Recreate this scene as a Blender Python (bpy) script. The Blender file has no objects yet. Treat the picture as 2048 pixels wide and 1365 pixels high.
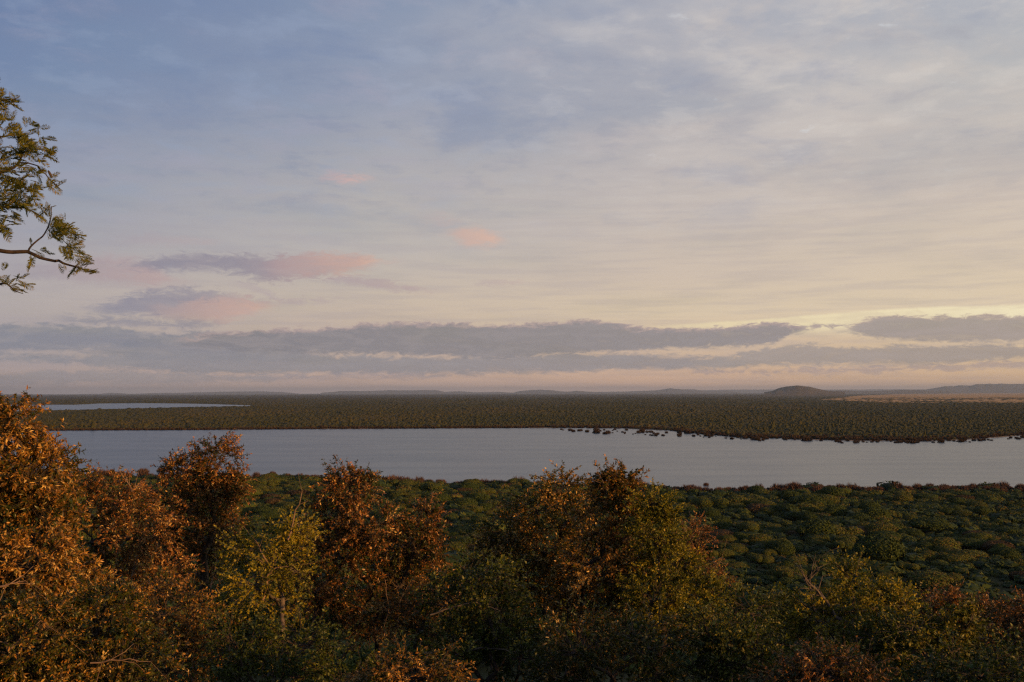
import bpy, math, random
import numpy as np
from mathutils import Vector

random.seed(7)
rng = np.random.default_rng(7)
sc = bpy.context.scene
COL = sc.collection

# ------------------------------------------------------------------ camera
F = 1991.0            # focal length in photo pixels (photo is 2048 x 1365)
EYE = 40.0            # eye height above the lake
PITCH = math.atan(103.5 / F)
cam_d = bpy.data.cameras.new('camera')
cam_d.sensor_width = 36.0
cam_d.lens = 36.0 * F / 2048.0
cam_d.clip_start = 0.2
cam_d.clip_end = 200000
cam = bpy.data.objects.new('camera', cam_d)
COL.objects.link(cam)
cam.location = (0, 0, EYE)
cam.rotation_euler = (math.pi / 2 + PITCH, math.radians(0.1), 0)
sc.camera = cam

SUN_EL, SUN_AZ = 8.0, 127.0       # azimuth clockwise from the view direction (+Y)
SUN_STRENGTH = 5.0
SUN_COL = (1.0, 0.47, 0.13)
HAZE_DENSITY = 2.6e-5

def lin(c):
    return tuple((v / 255 / 12.92) if v / 255 <= 0.04045 else ((v / 255 + 0.055) / 1.055) ** 2.4 for v in c)

def ray(x, y):
    u, v = (x - 1024) / F, (682.5 - y) / F
    c, s = math.cos(PITCH), math.sin(PITCH)
    return (u, c - v * s, s + v * c)

def at(x, y, D):
    """point seen at photo pixel x, y at D metres in front of the camera"""
    r = ray(x, y)
    return np.array([r[0] / r[1] * D, D, EYE + r[2] / r[1] * D])

def azel(x, y):
    r = ray(x, y)
    return math.degrees(math.atan2(r[0], r[1])), math.degrees(math.atan2(r[2], math.hypot(r[0], r[1])))

def ground_polar(x, y, z=0.0):
    r = ray(x, y)
    t = (z - EYE) / r[2]
    return math.atan2(r[0], r[1]), t * math.hypot(r[0], r[1])

# ------------------------------------------------------------------ world / sky
W = bpy.data.worlds.new('World')
sc.world = W
W.use_nodes = True
nt = W.node_tree
nt.nodes.clear()

class G:
    """tiny node-graph helper"""
    def __init__(s, tree):
        s.t = tree
    def put(s, sock, v):
        if hasattr(v, 'is_output') or isinstance(v, bpy.types.NodeSocket):
            s.t.links.new(v, sock)
        else:
            sock.default_value = v
    def m(s, op, a, b=None, c=None, clamp=False):
        n = s.t.nodes.new('ShaderNodeMath'); n.operation = op; n.use_clamp = clamp
        s.put(n.inputs[0], a)
        if b is not None: s.put(n.inputs[1], b)
        if c is not None: s.put(n.inputs[2], c)
        return n.outputs[0]
    def ss(s, v, a, b, lo=0.0, hi=1.0, kind='SMOOTHSTEP'):
        n = s.t.nodes.new('ShaderNodeMapRange'); n.interpolation_type = kind
        s.put(n.inputs['Value'], v)
        n.inputs['From Min'].default_value = a; n.inputs['From Max'].default_value = b
        n.inputs['To Min'].default_value = lo; n.inputs['To Max'].default_value = hi
        return n.outputs['Result']
    def mix(s, f, a, b, mode='MIX'):
        n = s.t.nodes.new('ShaderNodeMix'); n.data_type = 'RGBA'; n.blend_type = mode
        s.put(n.inputs[0], f)
        for i, v in ((6, a), (7, b)):
            if isinstance(v, tuple): v = (*v[:3], 1)
            s.put(n.inputs[i], v)
        return n.outputs[2]
    def ramp(s, v, stops, interp='LINEAR'):
        n = s.t.nodes.new('ShaderNodeValToRGB'); cr = n.color_ramp; cr.interpolation = interp
        while len(cr.elements) < len(stops): cr.elements.new(0.5)
        for e, (p, c) in zip(cr.elements, stops):
            e.position = p; e.color = (*c[:3], 1)
        s.put(n.inputs[0], v)
        return n.outputs[0]
    def noise(s, vec, scale, detail=3, rough=0.5, dist=0.0, out='Fac'):
        n = s.t.nodes.new('ShaderNodeTexNoise')
        s.put(n.inputs['Vector'], vec)
        n.inputs['Scale'].default_value = scale; n.inputs['Detail'].default_value = detail
        n.inputs['Roughness'].default_value = rough; n.inputs['Distortion'].default_value = dist
        return n.outputs[out]
    def vec(s, x, y, z=0.0):
        n = s.t.nodes.new('ShaderNodeCombineXYZ')
        s.put(n.inputs[0], x); s.put(n.inputs[1], y); s.put(n.inputs[2], z)
        return n.outputs[0]
    def curve(s, v, pts):
        """piecewise curve; v already 0..1, pts (0..1, 0..1)"""
        n = s.t.nodes.new('ShaderNodeFloatCurve')
        cv = n.mapping.curves[0]
        cv.points[0].location = pts[0]; cv.points[1].location = pts[-1]
        for p in pts[1:-1]: cv.points.new(*p)
        for p_ in cv.points: p_.handle_type = 'AUTO_CLAMPED'
        n.mapping.update()
        n.inputs['Factor'].default_value = 1
        s.put(n.inputs['Value'], v)
        return n.outputs[0]

g = G(nt)
tc = nt.nodes.new('ShaderNodeTexCoord')
sx = nt.nodes.new('ShaderNodeSeparateXYZ')
nt.links.new(tc.outputs['Generated'], sx.inputs[0])
X, Y, Z = sx.outputs
az = g.m('MULTIPLY', g.m('ARCTAN2', X, Y), 57.29578)
el = g.m('MULTIPLY', g.m('ARCSINE', Z), 57.29578)
# cloud-deck coordinates (streaks stretch towards the horizon like a real deck)
zz = g.m('ADD', g.m('MAXIMUM', Z, 0.0), 0.10)
deck = g.vec(g.m('DIVIDE', X, zz), g.m('DIVIDE', Y, zz))
angv = g.vec(g.m('MULTIPLY', az, 0.45), el)

def column(ys):
    pts = []
    for y, c in ys:
        e = azel(1024, y)[1]
        pts.append((min(1, max(0, e / 40.0)), lin(c)))
    pts.sort(key=lambda p: p[0])
    e40 = g.m('DIVIDE', el, 40.0)
    return g.ramp(e40, pts)
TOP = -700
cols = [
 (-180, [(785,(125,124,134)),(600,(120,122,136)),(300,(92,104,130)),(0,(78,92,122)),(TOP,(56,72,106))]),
 (-30,  [(786,(195,175,170)),(760,(186,166,160)),(720,(172,162,162)),(600,(178,171,172)),(500,(160,160,171)),(400,(144,153,174)),(200,(112,132,168)),(0,(102,123,162)),(TOP,(56,72,106))]),
 (-8,   [(786,(235,196,176)),(760,(218,184,164)),(720,(200,176,160)),(600,(205,189,172)),(500,(190,183,178)),(400,(182,178,177)),(200,(148,157,177)),(0,(134,149,175)),(TOP,(62,78,110))]),
 (8,    [(786,(250,200,170)),(760,(236,192,158)),(720,(216,186,160)),(630,(222,202,174)),(560,(210,193,176)),(400,(196,187,182)),(200,(172,172,180)),(0,(163,168,182)),(TOP,(70,84,114))]),
 (27,   [(786,(250,200,158)),(760,(236,194,150)),(720,(228,198,160)),(630,(230,210,180)),(500,(215,199,180)),(400,(208,195,184)),(200,(196,193,190)),(0,(172,177,189)),(TOP,(80,92,118))]),
 (85,   [(785,(245,190,125)),(700,(255,225,165)),(500,(255,238,200)),(200,(245,234,214)),(0,(205,202,202)),(TOP,(90,98,122))]),
]
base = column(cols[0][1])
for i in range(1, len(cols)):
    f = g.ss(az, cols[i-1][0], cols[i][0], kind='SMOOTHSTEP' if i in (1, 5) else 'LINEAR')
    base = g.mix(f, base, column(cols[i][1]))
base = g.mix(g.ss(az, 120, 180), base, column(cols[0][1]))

n1 = g.noise(deck, 1.1, 6, 0.55, 0.3)
n2 = g.noise(deck, 3.4, 7, 0.6, 0.2)
n3 = g.noise(angv, 0.9, 5, 0.55)
high = g.ss(el, 5.0, 17.0)
# bluish gaps and creamy lighter sheets in the thin deck
veil = g.mix(g.m('MULTIPLY', g.ss(n1, 0.48, 0.68), g.m('MULTIPLY', high, 0.2)), base, lin((122, 148, 184)))
rightness = g.ss(az, -14, 16)
leftness = g.ss(az, 10, -16)
veil = g.mix(g.m('MULTIPLY', g.m('MULTIPLY', g.ss(n1, 0.52, 0.36), rightness), g.m('MULTIPLY', high, 0.55)), veil, lin((214, 204, 196)))
mot = g.noise(deck, 2.1, 7, 0.62, 0.25)
mot2 = g.noise(deck, 5.5, 6, 0.6, 0.2)
veil = g.mix(g.m('MULTIPLY', g.ss(mot, 0.50, 0.66), g.m('MULTIPLY', high, 0.45)), veil, g.mix(rightness, lin((166, 164, 184)), lin((212, 200, 190))))
veil = g.mix(g.m('MULTIPLY', g.ss(mot, 0.49, 0.32), g.m('MULTIPLY', high, 0.50)), veil, g.mix(rightness, lin((118, 136, 170)), lin((150, 158, 178))))
veil = g.mix(g.m('MULTIPLY', g.ss(mot2, 0.50, 0.68), g.m('MULTIPLY', high, 0.34)), veil, g.mix(rightness, lin((150, 164, 190)), lin((220, 212, 204))))
veil = g.mix(g.m('MULTIPLY', g.ss(mot2, 0.48, 0.32), g.m('MULTIPLY', high, 0.30)), veil, g.mix(rightness, lin((122, 136, 166)), lin((160, 160, 172))))
spark = g.m('MULTIPLY', g.m('MULTIPLY', g.ss(g.noise(deck, 7.0, 5, 0.6), 0.64, 0.74), g.ss(az, -2, 16)), g.ss(el, 9.0, 15.0))
veil = g.mix(g.m('MULTIPLY', spark, 0.35), veil, lin((225, 232, 238)))
# thin near-horizon streaks
st = g.noise(g.vec(g.m('MULTIPLY', az, 0.12), g.m('MULTIPLY', el, 1.6)), 1.4, 6, 0.6)
veil = g.mix(g.m('MULTIPLY', g.ss(st, 0.40, 0.66), g.m('MULTIPLY', g.ss(el, 20.0, 4.0), 0.22)), veil, lin((160, 153, 164)))

warpA = g.m('SUBTRACT', g.noise(angv, 1.1, 6, 0.6), 0.5)
warpB = g.m('SUBTRACT', g.noise(g.vec(g.m('MULTIPLY', az, 0.25), el, 3.7), 0.8, 4, 0.5), 0.5)
puff = g.m('SUBTRACT', g.noise(g.vec(g.m('MULTIPLY', az, .6), el, 9.1), 2.6, 8, 0.66, .6), 0.5)
fray = g.m('SUBTRACT', g.noise(g.vec(g.m('MULTIPLY', az, .35), el, 5.5), 3.2, 7, 0.62, .8), 0.5)
body = g.noise(g.vec(g.m('MULTIPLY', az, .3), g.m('MULTIPLY', el, 1.2), 2.5), 1.6, 7, 0.62, .5)

def cloud(sky, pts, cl, cr, amp, soft_top, soft_bot, alpha=1.0, puffy=0.0, side=1.2, lit=None, fr=.9):
    """a cloud whose top and base follow a profile in azimuth and elevation; soft, noise-frayed edges"""
    A = [azel(p[0], p[1]) for p in pts]; B = [azel(p[0], p[2]) for p in pts]
    a0, a1 = A[0][0], A[-1][0]
    lo, hi = -1.0, 21.0
    u = g.ss(az, a0, a1, kind='LINEAR')
    t = lambda L: [((p[0] - a0) / (a1 - a0), (p[1] - lo) / (hi - lo)) for p in L]
    top = g.m('ADD', g.m('MULTIPLY', g.curve(u, t(A)), hi - lo), lo)
    bot = g.m('ADD', g.m('MULTIPLY', g.curve(u, t(B)), hi - lo), lo)
    w = g.m('ADD', g.m('MULTIPLY', warpA, amp), g.m('MULTIPLY', fray, fr))
    if puffy: w = g.m('ADD', w, g.m('MULTIPLY', puff, puffy))
    dt = g.m('ADD', g.m('SUBTRACT', top, el), w)
    db = g.m('ADD', g.m('SUBTRACT', el, bot), g.m('ADD', g.m('MULTIPLY', warpB, amp), g.m('MULTIPLY', fray, fr)))
    mk = g.m('MULTIPLY', g.ss(dt, -soft_top * .5, soft_top), g.ss(db, -soft_bot * .5, soft_bot))
    wa = g.m('ADD', az, g.m('MULTIPLY', warpB, amp * 6))
    mk = g.m('MULTIPLY', mk, g.m('MULTIPLY', g.ss(wa, a0 - side, a0 + side), g.ss(wa, a1 + side, a1 - side)))
    c = g.mix(g.ss(az, a0, a1, kind='LINEAR'), lin(cl), lin(cr))
    inner = g.ss(body, 0.38, 0.66, 0.0, 0.55)
    c = g.mix(inner, c, g.mix(0.4, lin(cl), lin((196, 180, 172))))
    mk = g.m('MULTIPLY', mk, g.ss(body, .30, .48, 1 - .35 * (1 - alpha * .6), 1))
    if lit: c = g.mix(g.ss(dt, lit[1], 0.0, 0, lit[2]), c, lin(lit[0]))
    return g.mix(g.m('MULTIPLY', mk, alpha), sky, c)

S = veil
# upper left: faint pink tufts
S = cloud(S, [(180,480,486),(330,467,492),(440,480,492)], (158,155,168), (190,170,168), .5, .35, .4, .55)
S = cloud(S, [(625,350,354),(670,340,360),(700,344,358),(750,352,356)], (186,166,172), (198,176,174), .9, .5, .4, .6, side=.9, fr=1.6)
S = cloud(S, [(670,352,362),(700,350,368),(740,348,362)], (196,170,172), (212,180,170), .5, .4, .4, .95, side=.8, fr=1.0)
S = cloud(S, [(845,433,437),(890,427,452),(925,440,446)], (185,172,174), (198,180,174), .8, .4, .4, .6, side=1.0, fr=1.6)
S = cloud(S, [(900,459,476),(945,453,497),(1003,466,490)], (200,176,168), (220,184,166), .5, .4, .45, 1.0, side=.7, fr=.9)
# purple-grey stratus with pink ends
S = cloud(S, [(20,520,560),(130,520,565),(220,506,572),(300,518,578),(345,552,572)], (155,150,162), (190,160,158), .6, .5, .5, .75)
S = cloud(S, [(240,524,532),(330,509,541),(420,504,546),(520,512,556),(620,512,560),(680,520,548)], (140,138,154), (152,142,152), .8, .4, .45, .9, side=1.6, fr=1.5)
S = cloud(S, [(520,520,548),(600,505,560),(640,500,556),(700,506,546),(765,518,530)], (168,150,156), (218,178,158), .7, .35, .45, .95, side=1.6, fr=1.3)
S = cloud(S, [(500,548,560),(570,552,566),(640,556,562)], (158,148,156), (182,160,158), .5, .3, .3, .7, side=1.0, fr=1.4)
S = cloud(S, [(180,612,634),(250,592,632),(330,574,630),(420,580,628),(500,592,620)], (140,140,156), (156,146,154), .9, .4, .45, .9, side=1.6, fr=1.6)
S = cloud(S, [(340,604,640),(410,596,642),(470,590,640),(530,600,624)], (178,158,158), (216,176,158), .7, .35, .4, .9, side=1.2, fr=1.3)
S = cloud(S, [(120,630,646),(230,632,652),(350,636,656),(440,644,654)], (142,141,155), (150,144,154), .5, .3, .3, .85, side=1.2, fr=1.3)
S = cloud(S, [(470,590,606),(560,594,610),(640,600,606)], (176,160,164), (190,170,168), .6, .3, .35, .5, side=1.0, fr=1.4)
S = cloud(S, [(480,560,580),(600,596,608),(700,590,600)], (175,160,168), (190,172,170), .5, .25, .25, .45)
S = cloud(S, [(640,556,562),(720,551,572),(800,566,584),(860,578,588)], (172,156,164), (192,168,164), .5, .25, .3, .75)
S = cloud(S, [(950,566,571),(1000,560,572),(1050,562,568)], (185,168,168), (200,178,170), .3, .2, .2, .55, side=.5)
# bright clear strip under the edge of the high deck, right
S = cloud(S, [(1330,650,668),(1500,640,668),(1700,625,668),(1850,616,665),(2048,610,660),(2300,600,650)], (238,218,176), (255,244,205), .06, .12, .5, .95, side=2.5, fr=.15)
# banks of low cloud
S = cloud(S, [(-400,640,705),(0,646,702),(120,648,702),(230,652,700),(290,664,692)], (134,138,150), (136,137,149), .5, .22, .26, .95, .35)
S = cloud(S, [(180,690,712),(300,672,716),(390,664,720),(480,668,722),(640,690,722)], (132,135,147), (136,135,145), .4, .2, .3, .9, .3)
S = cloud(S, [(-400,700,722),(0,706,722),(110,708,728),(400,700,748),(820,712,750),(1050,708,748),(1200,706,744),(1400,714,740),(1500,724,734)], (136,139,150), (158,149,148), .45, .25, .26, .92, .3)
S = cloud(S, [(360,674,694),(480,660,702),(640,655,706),(705,650,707),(730,645,708),(860,645,713),(1000,648,717),(1100,645,712),(1180,640,709),(1240,647,706),(1290,656,702),(1450,654,697),(1540,645,690),(1590,650,668),(1625,655,661)],
          (133,131,138), (156,147,145), .3, .14, .24, 1.0, .45, side=.7, lit=((205,176,168), .35, .55))
S = cloud(S, [(1590,652,658),(1650,649,657),(1700,652,656)], (165,148,150), (165,148,150), .2, .12, .12, .8, .2, side=.5)
S = cloud(S, [(1690,658,664),(1730,641,674),(1800,630,682),(1850,634,688),(1950,632,690),(2048,632,688),(2300,630,690)], (163,152,148), (172,158,147), .35, .14, .25, .95, .3, side=.8, lit=((205,175,160), .25, .5))
S = cloud(S, [(1400,716,740),(1500,706,737),(1580,690,734),(1700,692,733),(1850,690,732),(2048,694,720),(2300,690,715)], (167,156,151), (173,158,147), .45, .16, .25, .92, .3, side=.8)
S = cloud(S, [(1380,742,749),(1600,738,750),(1800,736,746),(2048,724,738),(2300,722,738)], (178,158,156), (175,155,148), .3, .15, .18, .7, .15)
S = cloud(S, [(-400,745,775),(0,744,772),(150,738,768),(400,745,765),(620,752,762)], (146,145,152), (164,154,154), .4, .2, .3, .75, .2)
S = cloud(S, [(520,752,760),(760,746,758),(950,748,756)], (160,150,158), (176,158,158), .3, .15, .2, .5, .15)

sky = nt.nodes.new('ShaderNodeTexSky')
sky.sky_type = 'NISHITA'; sky.sun_disc = False
sky.sun_elevation = math.radians(SUN_EL); sky.sun_rotation = math.radians(SUN_AZ)
sky.air_density = 1.2; sky.dust_density = 2.0; sky.ozone_density = 1.5
up = nt.nodes.new('ShaderNodeVectorMath'); up.operation = 'SCALE'
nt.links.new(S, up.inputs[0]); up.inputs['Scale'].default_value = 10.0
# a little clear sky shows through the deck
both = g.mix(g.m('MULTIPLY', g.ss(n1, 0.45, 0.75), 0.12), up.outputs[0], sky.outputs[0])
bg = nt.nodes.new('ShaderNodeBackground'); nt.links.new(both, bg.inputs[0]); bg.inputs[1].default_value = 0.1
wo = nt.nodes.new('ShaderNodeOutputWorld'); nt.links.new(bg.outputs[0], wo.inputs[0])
W.cycles.sampling_method = 'MANUAL'; W.cycles.sample_map_resolution = 512

# ------------------------------------------------------------------ sun, exposure
sd = bpy.data.lights.new('sun', 'SUN'); sd.energy = SUN_STRENGTH; sd.angle = math.radians(0.6); sd.color = SUN_COL
so = bpy.data.objects.new('sun', sd); COL.objects.link(so)
a, e = math.radians(SUN_AZ), math.radians(SUN_EL)
sdir = Vector((math.sin(a) * math.cos(e), math.cos(a) * math.cos(e), math.sin(e)))
so.rotation_euler = sdir.to_track_quat('Z', 'Y').to_euler()
so.location = (60, -20, 80)
sc.view_settings.view_transform = 'Standard'; sc.view_settings.look = 'None'
sc.view_settings.exposure = 0.0; sc.view_settings.gamma = 1.0; sc.view_settings.use_curve_mapping = False
sc.cycles.max_bounces = 5; sc.cycles.diffuse_bounces = 2; sc.cycles.glossy_bounces = 2
sc.cycles.transmission_bounces = 3; sc.cycles.volume_bounces = 0; sc.cycles.transparent_max_bounces = 6
sc.cycles.use_denoising = False; sc.cycles.sample_clamp_direct = 5.0; sc.cycles.sample_clamp_indirect = 2.0; sc.cycles.filter_width = 1.3
sc.cycles.caustics_reflective = False; sc.cycles.caustics_refractive = False

# ------------------------------------------------------------------ materials
def mat(name):
    m = bpy.data.materials.new(name); m.use_nodes = True
    t = m.node_tree; b = t.nodes['Principled BSDF']
    return m, G(t), b

def leaf_mat(name, stops, rough=0.34, transl=0.25, spec=0.35, patch=0.62):
    """stops: leaf colours along a per-leaf random value; some end in a painted sun glint"""
    m, g, b = mat(name); t = m.node_tree
    at_ = t.nodes.new('ShaderNodeAttribute'); at_.attribute_name = 'tint'
    geo = t.nodes.new('ShaderNodeNewGeometry')
    n = g.noise(geo.outputs['Position'], 1.1, 3, 0.6)
    v = g.m('ADD', at_.outputs['Fac'], g.m('MULTIPLY', g.m('SUBTRACT', n, 0.5), patch * 2), clamp=True)
    c = g.ramp(v, stops)
    t.links.new(c, b.inputs['Base Color'])
    b.inputs['Roughness'].default_value = rough
    b.inputs['Specular IOR Level'].default_value = spec
    tr = t.nodes.new('ShaderNodeBsdfTranslucent'); t.links.new(c, tr.inputs[0])
    mx = t.nodes.new('ShaderNodeMixShader'); mx.inputs[0].default_value = transl
    t.links.new(b.outputs[0], mx.inputs[1]); t.links.new(tr.outputs[0], mx.inputs[2])
    t.links.new(mx.outputs[0], t.nodes['Material Output'].inputs['Surface'])
    return m

GREEN, LGREEN, YEL = (.032, .048, .005), (.11, .125, .010), (.40, .32, .018)
OLIVE, ORG, RED, BRN = (.14, .105, .014), (.40, .19, .030), (.34, .135, .034), (.17, .085, .022)
M = {}
M['orange_leaf'] = leaf_mat('orange_leaf', [(0, GREEN), (.22, GREEN), (.42, OLIVE), (.58, BRN), (.72, ORG), (.92, (.46, .25, .05)), (1, (.75, .52, .16))], .33)  # last stop here and in the next two: pale dry leaves painted as sun glints
M['russet_leaf'] = leaf_mat('russet_leaf', [(0, GREEN), (.2, GREEN), (.4, (.065,.058,.012)), (.6, BRN), (.8, RED), (.93, (.42, .21, .05)), (1, (.72, .48, .16))], .35)
M['mixed_leaf'] = leaf_mat('mixed_leaf', [(0, GREEN), (.3, GREEN), (.5, (.065,.075,.012)), (.68, OLIVE), (.84, ORG), (.93, (.40, .22, .045)), (1, (.70, .50, .16))], .33)
M['yellow_leaf'] = leaf_mat('yellow_leaf', [(0, (.04,.06,.006)), (.45, LGREEN), (.8, (.22,.21,.016)), (1, YEL)], .45, .3)
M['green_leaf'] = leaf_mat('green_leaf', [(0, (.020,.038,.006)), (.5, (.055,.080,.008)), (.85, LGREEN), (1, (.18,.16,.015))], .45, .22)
M['acacia_leaf'] = leaf_mat('acacia_leaf', [(0, (.08,.11,.016)), (.6, (.17,.18,.025)), (1, (.32,.24,.04))], .5, .42)

def bark(name, c1, c2):
    m, g, b = mat(name); t = m.node_tree
    tcn = t.nodes.new('ShaderNodeTexCoord')
    n = g.noise(tcn.outputs['Object'], 9.0, 5, .6)
    t.links.new(g.mix(g.ss(n, .35, .65), c1, c2), b.inputs['Base Color'])
    b.inputs['Roughness'].default_value = .85
    bp = t.nodes.new('ShaderNodeBump'); bp.inputs['Strength'].default_value = .5; bp.inputs['Distance'].default_value = .01
    t.links.new(n, bp.inputs['Height']); t.links.new(bp.outputs[0], b.inputs['Normal'])
    return m
M['dark_bark'] = bark('dark_bark', (.022, .017, .013), (.06, .045, .035))
M['pale_bark'] = bark('pale_bark', (.13, .085, .055), (.28, .19, .13))
M['grey_bark'] = bark('grey_bark', (.06, .052, .045), (.16, .13, .11))

def scrub_mat(name, stops, patch=.25, rough=.8):
    m, g, b = mat(name); t = m.node_tree
    at_ = t.nodes.new('ShaderNodeAttribute'); at_.attribute_name = 'tint'
    geo = t.nodes.new('ShaderNodeNewGeometry')
    oi = t.nodes.new('ShaderNodeObjectInfo')
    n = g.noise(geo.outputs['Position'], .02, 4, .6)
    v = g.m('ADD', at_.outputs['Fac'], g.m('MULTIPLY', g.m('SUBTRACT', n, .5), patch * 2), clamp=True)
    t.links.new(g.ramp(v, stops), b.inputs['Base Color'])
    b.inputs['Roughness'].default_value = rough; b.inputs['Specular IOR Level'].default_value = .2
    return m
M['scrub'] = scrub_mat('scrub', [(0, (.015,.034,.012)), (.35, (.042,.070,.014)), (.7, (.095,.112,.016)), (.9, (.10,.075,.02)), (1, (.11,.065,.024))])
M['scrub_russet'] = scrub_mat('scrub_russet', [(0, (.05,.045,.018)), (1, (.095,.055,.025))], .1)
M['far_dry'] = scrub_mat('far_dry', [(0, (.028,.021,.015)), (.6, (.048,.034,.023)), (1, (.080,.050,.030))], .15)
M['dry_bush'] = scrub_mat('dry_bush', [(0, (.060,.038,.030)), (.6, (.095,.058,.045)), (1, (.13,.085,.062))], .15)
M['far_scrub'] = scrub_mat('far_scrub', [(0, (.022,.030,.008)), (.5, (.042,.044,.011)), (.85, (.062,.052,.016)), (1, (.078,.056,.022))])

# ground sheet
m, g2, b = mat('ground'); t = m.node_tree
geo = t.nodes.new('ShaderNodeNewGeometry')
na = g2.noise(geo.outputs['Position'], .045, 6, .6)
nb = g2.noise(geo.outputs['Position'], .9, 5, .65)
nc = g2.noise(geo.outputs['Position'], .0022, 6, .6)
c = g2.mix(g2.ss(na, .35, .65), (.022, .036, .014), (.050, .052, .020))
c = g2.mix(g2.m('MULTIPLY', g2.ss(nb, .45, .7), .5), c, (.070, .055, .028))
bare = t.nodes.new('ShaderNodeAttribute'); bare.attribute_name = 'bare'
farc = g2.mix(g2.ss(g2.noise(geo.outputs['Position'], .004, 8, .7), .35, .65), (.030, .032, .010), (.085, .068, .026))
plen = t.nodes.new('ShaderNodeVectorMath'); plen.operation = 'LENGTH'; t.links.new(geo.outputs['Position'], plen.inputs[0])
c = g2.mix(g2.ss(plen.outputs['Value'], 900, 3000), c, farc)
gr = g2.mix(g2.ss(nc, .35, .65), (.46, .28, .11), (.60, .38, .16))
gr = g2.mix(g2.ss(g2.noise(geo.outputs['Position'], .012, 5, .7), .50, .62), gr, (.24, .18, .10))
c = g2.mix(g2.ss(g2.m('ADD', bare.outputs['Fac'], g2.m('MULTIPLY', g2.m('SUBTRACT', g2.noise(geo.outputs['Position'], .004, 6, .65), .5), .9)), .42, .58), c, gr)
shore = t.nodes.new('ShaderNodeAttribute'); shore.attribute_name = 'shore'
c = g2.mix(shore.outputs['Fac'], c, (.40, .33, .27))  # pale band puts the gleam of wet sand and still water into the colour
t.links.new(c, b.inputs['Base Color']); b.inputs['Roughness'].default_value = .95; b.inputs['Specular IOR Level'].default_value = .1
bp = t.nodes.new('ShaderNodeBump'); bp.inputs['Strength'].default_value = .6; bp.inputs['Distance'].default_value = .15
t.links.new(nb, bp.inputs['Height']); t.links.new(bp.outputs[0], b.inputs['Normal'])
M['ground'] = m

# lake water: rippled, reflects the higher sky
m, g2, b = mat('lake_water'); t = m.node_tree
geo = t.nodes.new('ShaderNodeNewGeometry')
b.inputs['Base Color'].default_value = (.016, .058, .105, 1)
b.inputs['IOR'].default_value = 1.40
pn = t.nodes.new('ShaderNodeVectorMath'); pn.operation = 'MULTIPLY'; pn.inputs[1].default_value = (1, .55, 1)
t.links.new(geo.outputs['Position'], pn.inputs[0])
w1 = g2.noise(pn.outputs[0], .55, 4, .6)
w2 = g2.noise(pn.outputs[0], .012, 4, .55)
pn2 = t.nodes.new('ShaderNodeVectorMath'); pn2.operation = 'MULTIPLY'; pn2.inputs[1].default_value = (.25, 1, 1)
t.links.new(geo.outputs['Position'], pn2.inputs[0])
w3 = g2.noise(pn2.outputs[0], .035, 5, .6)
t.links.new(g2.ss(w3, .25, .75, .255, .295), b.inputs['Roughness'])
bp = t.nodes.new('ShaderNodeBump'); bp.inputs['Distance'].default_value = .12; bp.inputs['Strength'].default_value = .6
t.links.new(w1, bp.inputs['Height']); t.links.new(bp.outputs[0], b.inputs['Normal'])
M['lake_water'] = m

m, g2, b = mat('hill_scrub'); t = m.node_tree
geo = t.nodes.new('ShaderNodeNewGeometry')
n = g2.noise(geo.outputs['Position'], .006, 6, .65)
t.links.new(g2.mix(g2.ss(n, .35, .65), (.045, .042, .022), (.095, .072, .038)), b.inputs['Base Color'])
b.inputs['Roughness'].default_value = .95
M['hill_scrub'] = m

# ------------------------------------------------------------------ mesh helpers
def mesh_np(name, V, Fc, material, parent=None, tint=None, smooth=False, attrs=None):
    """V (n,3), Fc (m,k) faces all with k corners; tint one value per vertex"""
    V = np.asarray(V, np.float32); Fc = np.asarray(Fc, np.int32)
    me = bpy.data.meshes.new(name)
    k = Fc.shape[1]
    me.vertices.add(len(V)); me.vertices.foreach_set('co', V.ravel())
    me.loops.add(Fc.size); me.loops.foreach_set('vertex_index', Fc.ravel())
    me.polygons.add(len(Fc))
    me.polygons.foreach_set('loop_start', np.arange(0, Fc.size, k, dtype=np.int32))
    me.polygons.foreach_set('loop_total', np.full(len(Fc), k, np.int32))
    if smooth: me.polygons.foreach_set('use_smooth', np.ones(len(Fc), bool))
    A = dict(attrs or {})
    if tint is not None: A['tint'] = tint
    for an, av in A.items():
        at_ = me.attributes.new(an, 'FLOAT', 'POINT'); at_.data.foreach_set('value', np.asarray(av, np.float32).ravel())
    me.update(calc_edges=True)
    me.materials.append(material)
    o = bpy.data.objects.new(name, me); COL.objects.link(o)
    if parent: o.parent = parent
    return o

def tag(o, label=None, cat=None, group=None, kind=None):
    if label: o['label'] = label
    if cat: o['category'] = cat
    if group: o['group'] = group
    if kind: o['kind'] = kind
    return o

def empty(name, loc):
    o = bpy.data.objects.new(name, None); COL.objects.link(o); o.location = loc; o.empty_display_size = .3
    return o

def unit(v):
    return v / np.maximum(np.linalg.norm(v, axis=-1, keepdims=True), 1e-9)

def frames(d):
    """two unit vectors at right angles to each direction d"""
    ref = np.where(np.abs(d[:, 2:3]) < .9, np.array([[0, 0, 1.]]), np.array([[1., 0, 0]]))
    u = unit(np.cross(d, ref)); return u, np.cross(d, u)

def tubes(A, B, ra, rb, sides=5):
    """tapered prisms from A to B, one stack of arrays"""
    n = len(A); d = unit(B - A); u, v = frames(d)
    th = np.arange(sides) * 2 * np.pi / sides
    cs, sn = np.cos(th)[None, :, None], np.sin(th)[None, :, None]
    ring = cs * u[:, None] + sn * v[:, None]
    P = np.concatenate([A[:, None] + ring * ra[:, None, None], B[:, None] + ring * rb[:, None, None]], 1)
    i = np.arange(sides); j = (i + 1) % sides
    q = np.stack([i, j, j + sides, i + sides], 1)
    Fc = (np.arange(n)[:, None, None] * (2 * sides) + q[None]).reshape(-1, 4)
    return P.reshape(-1, 3), Fc

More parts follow.
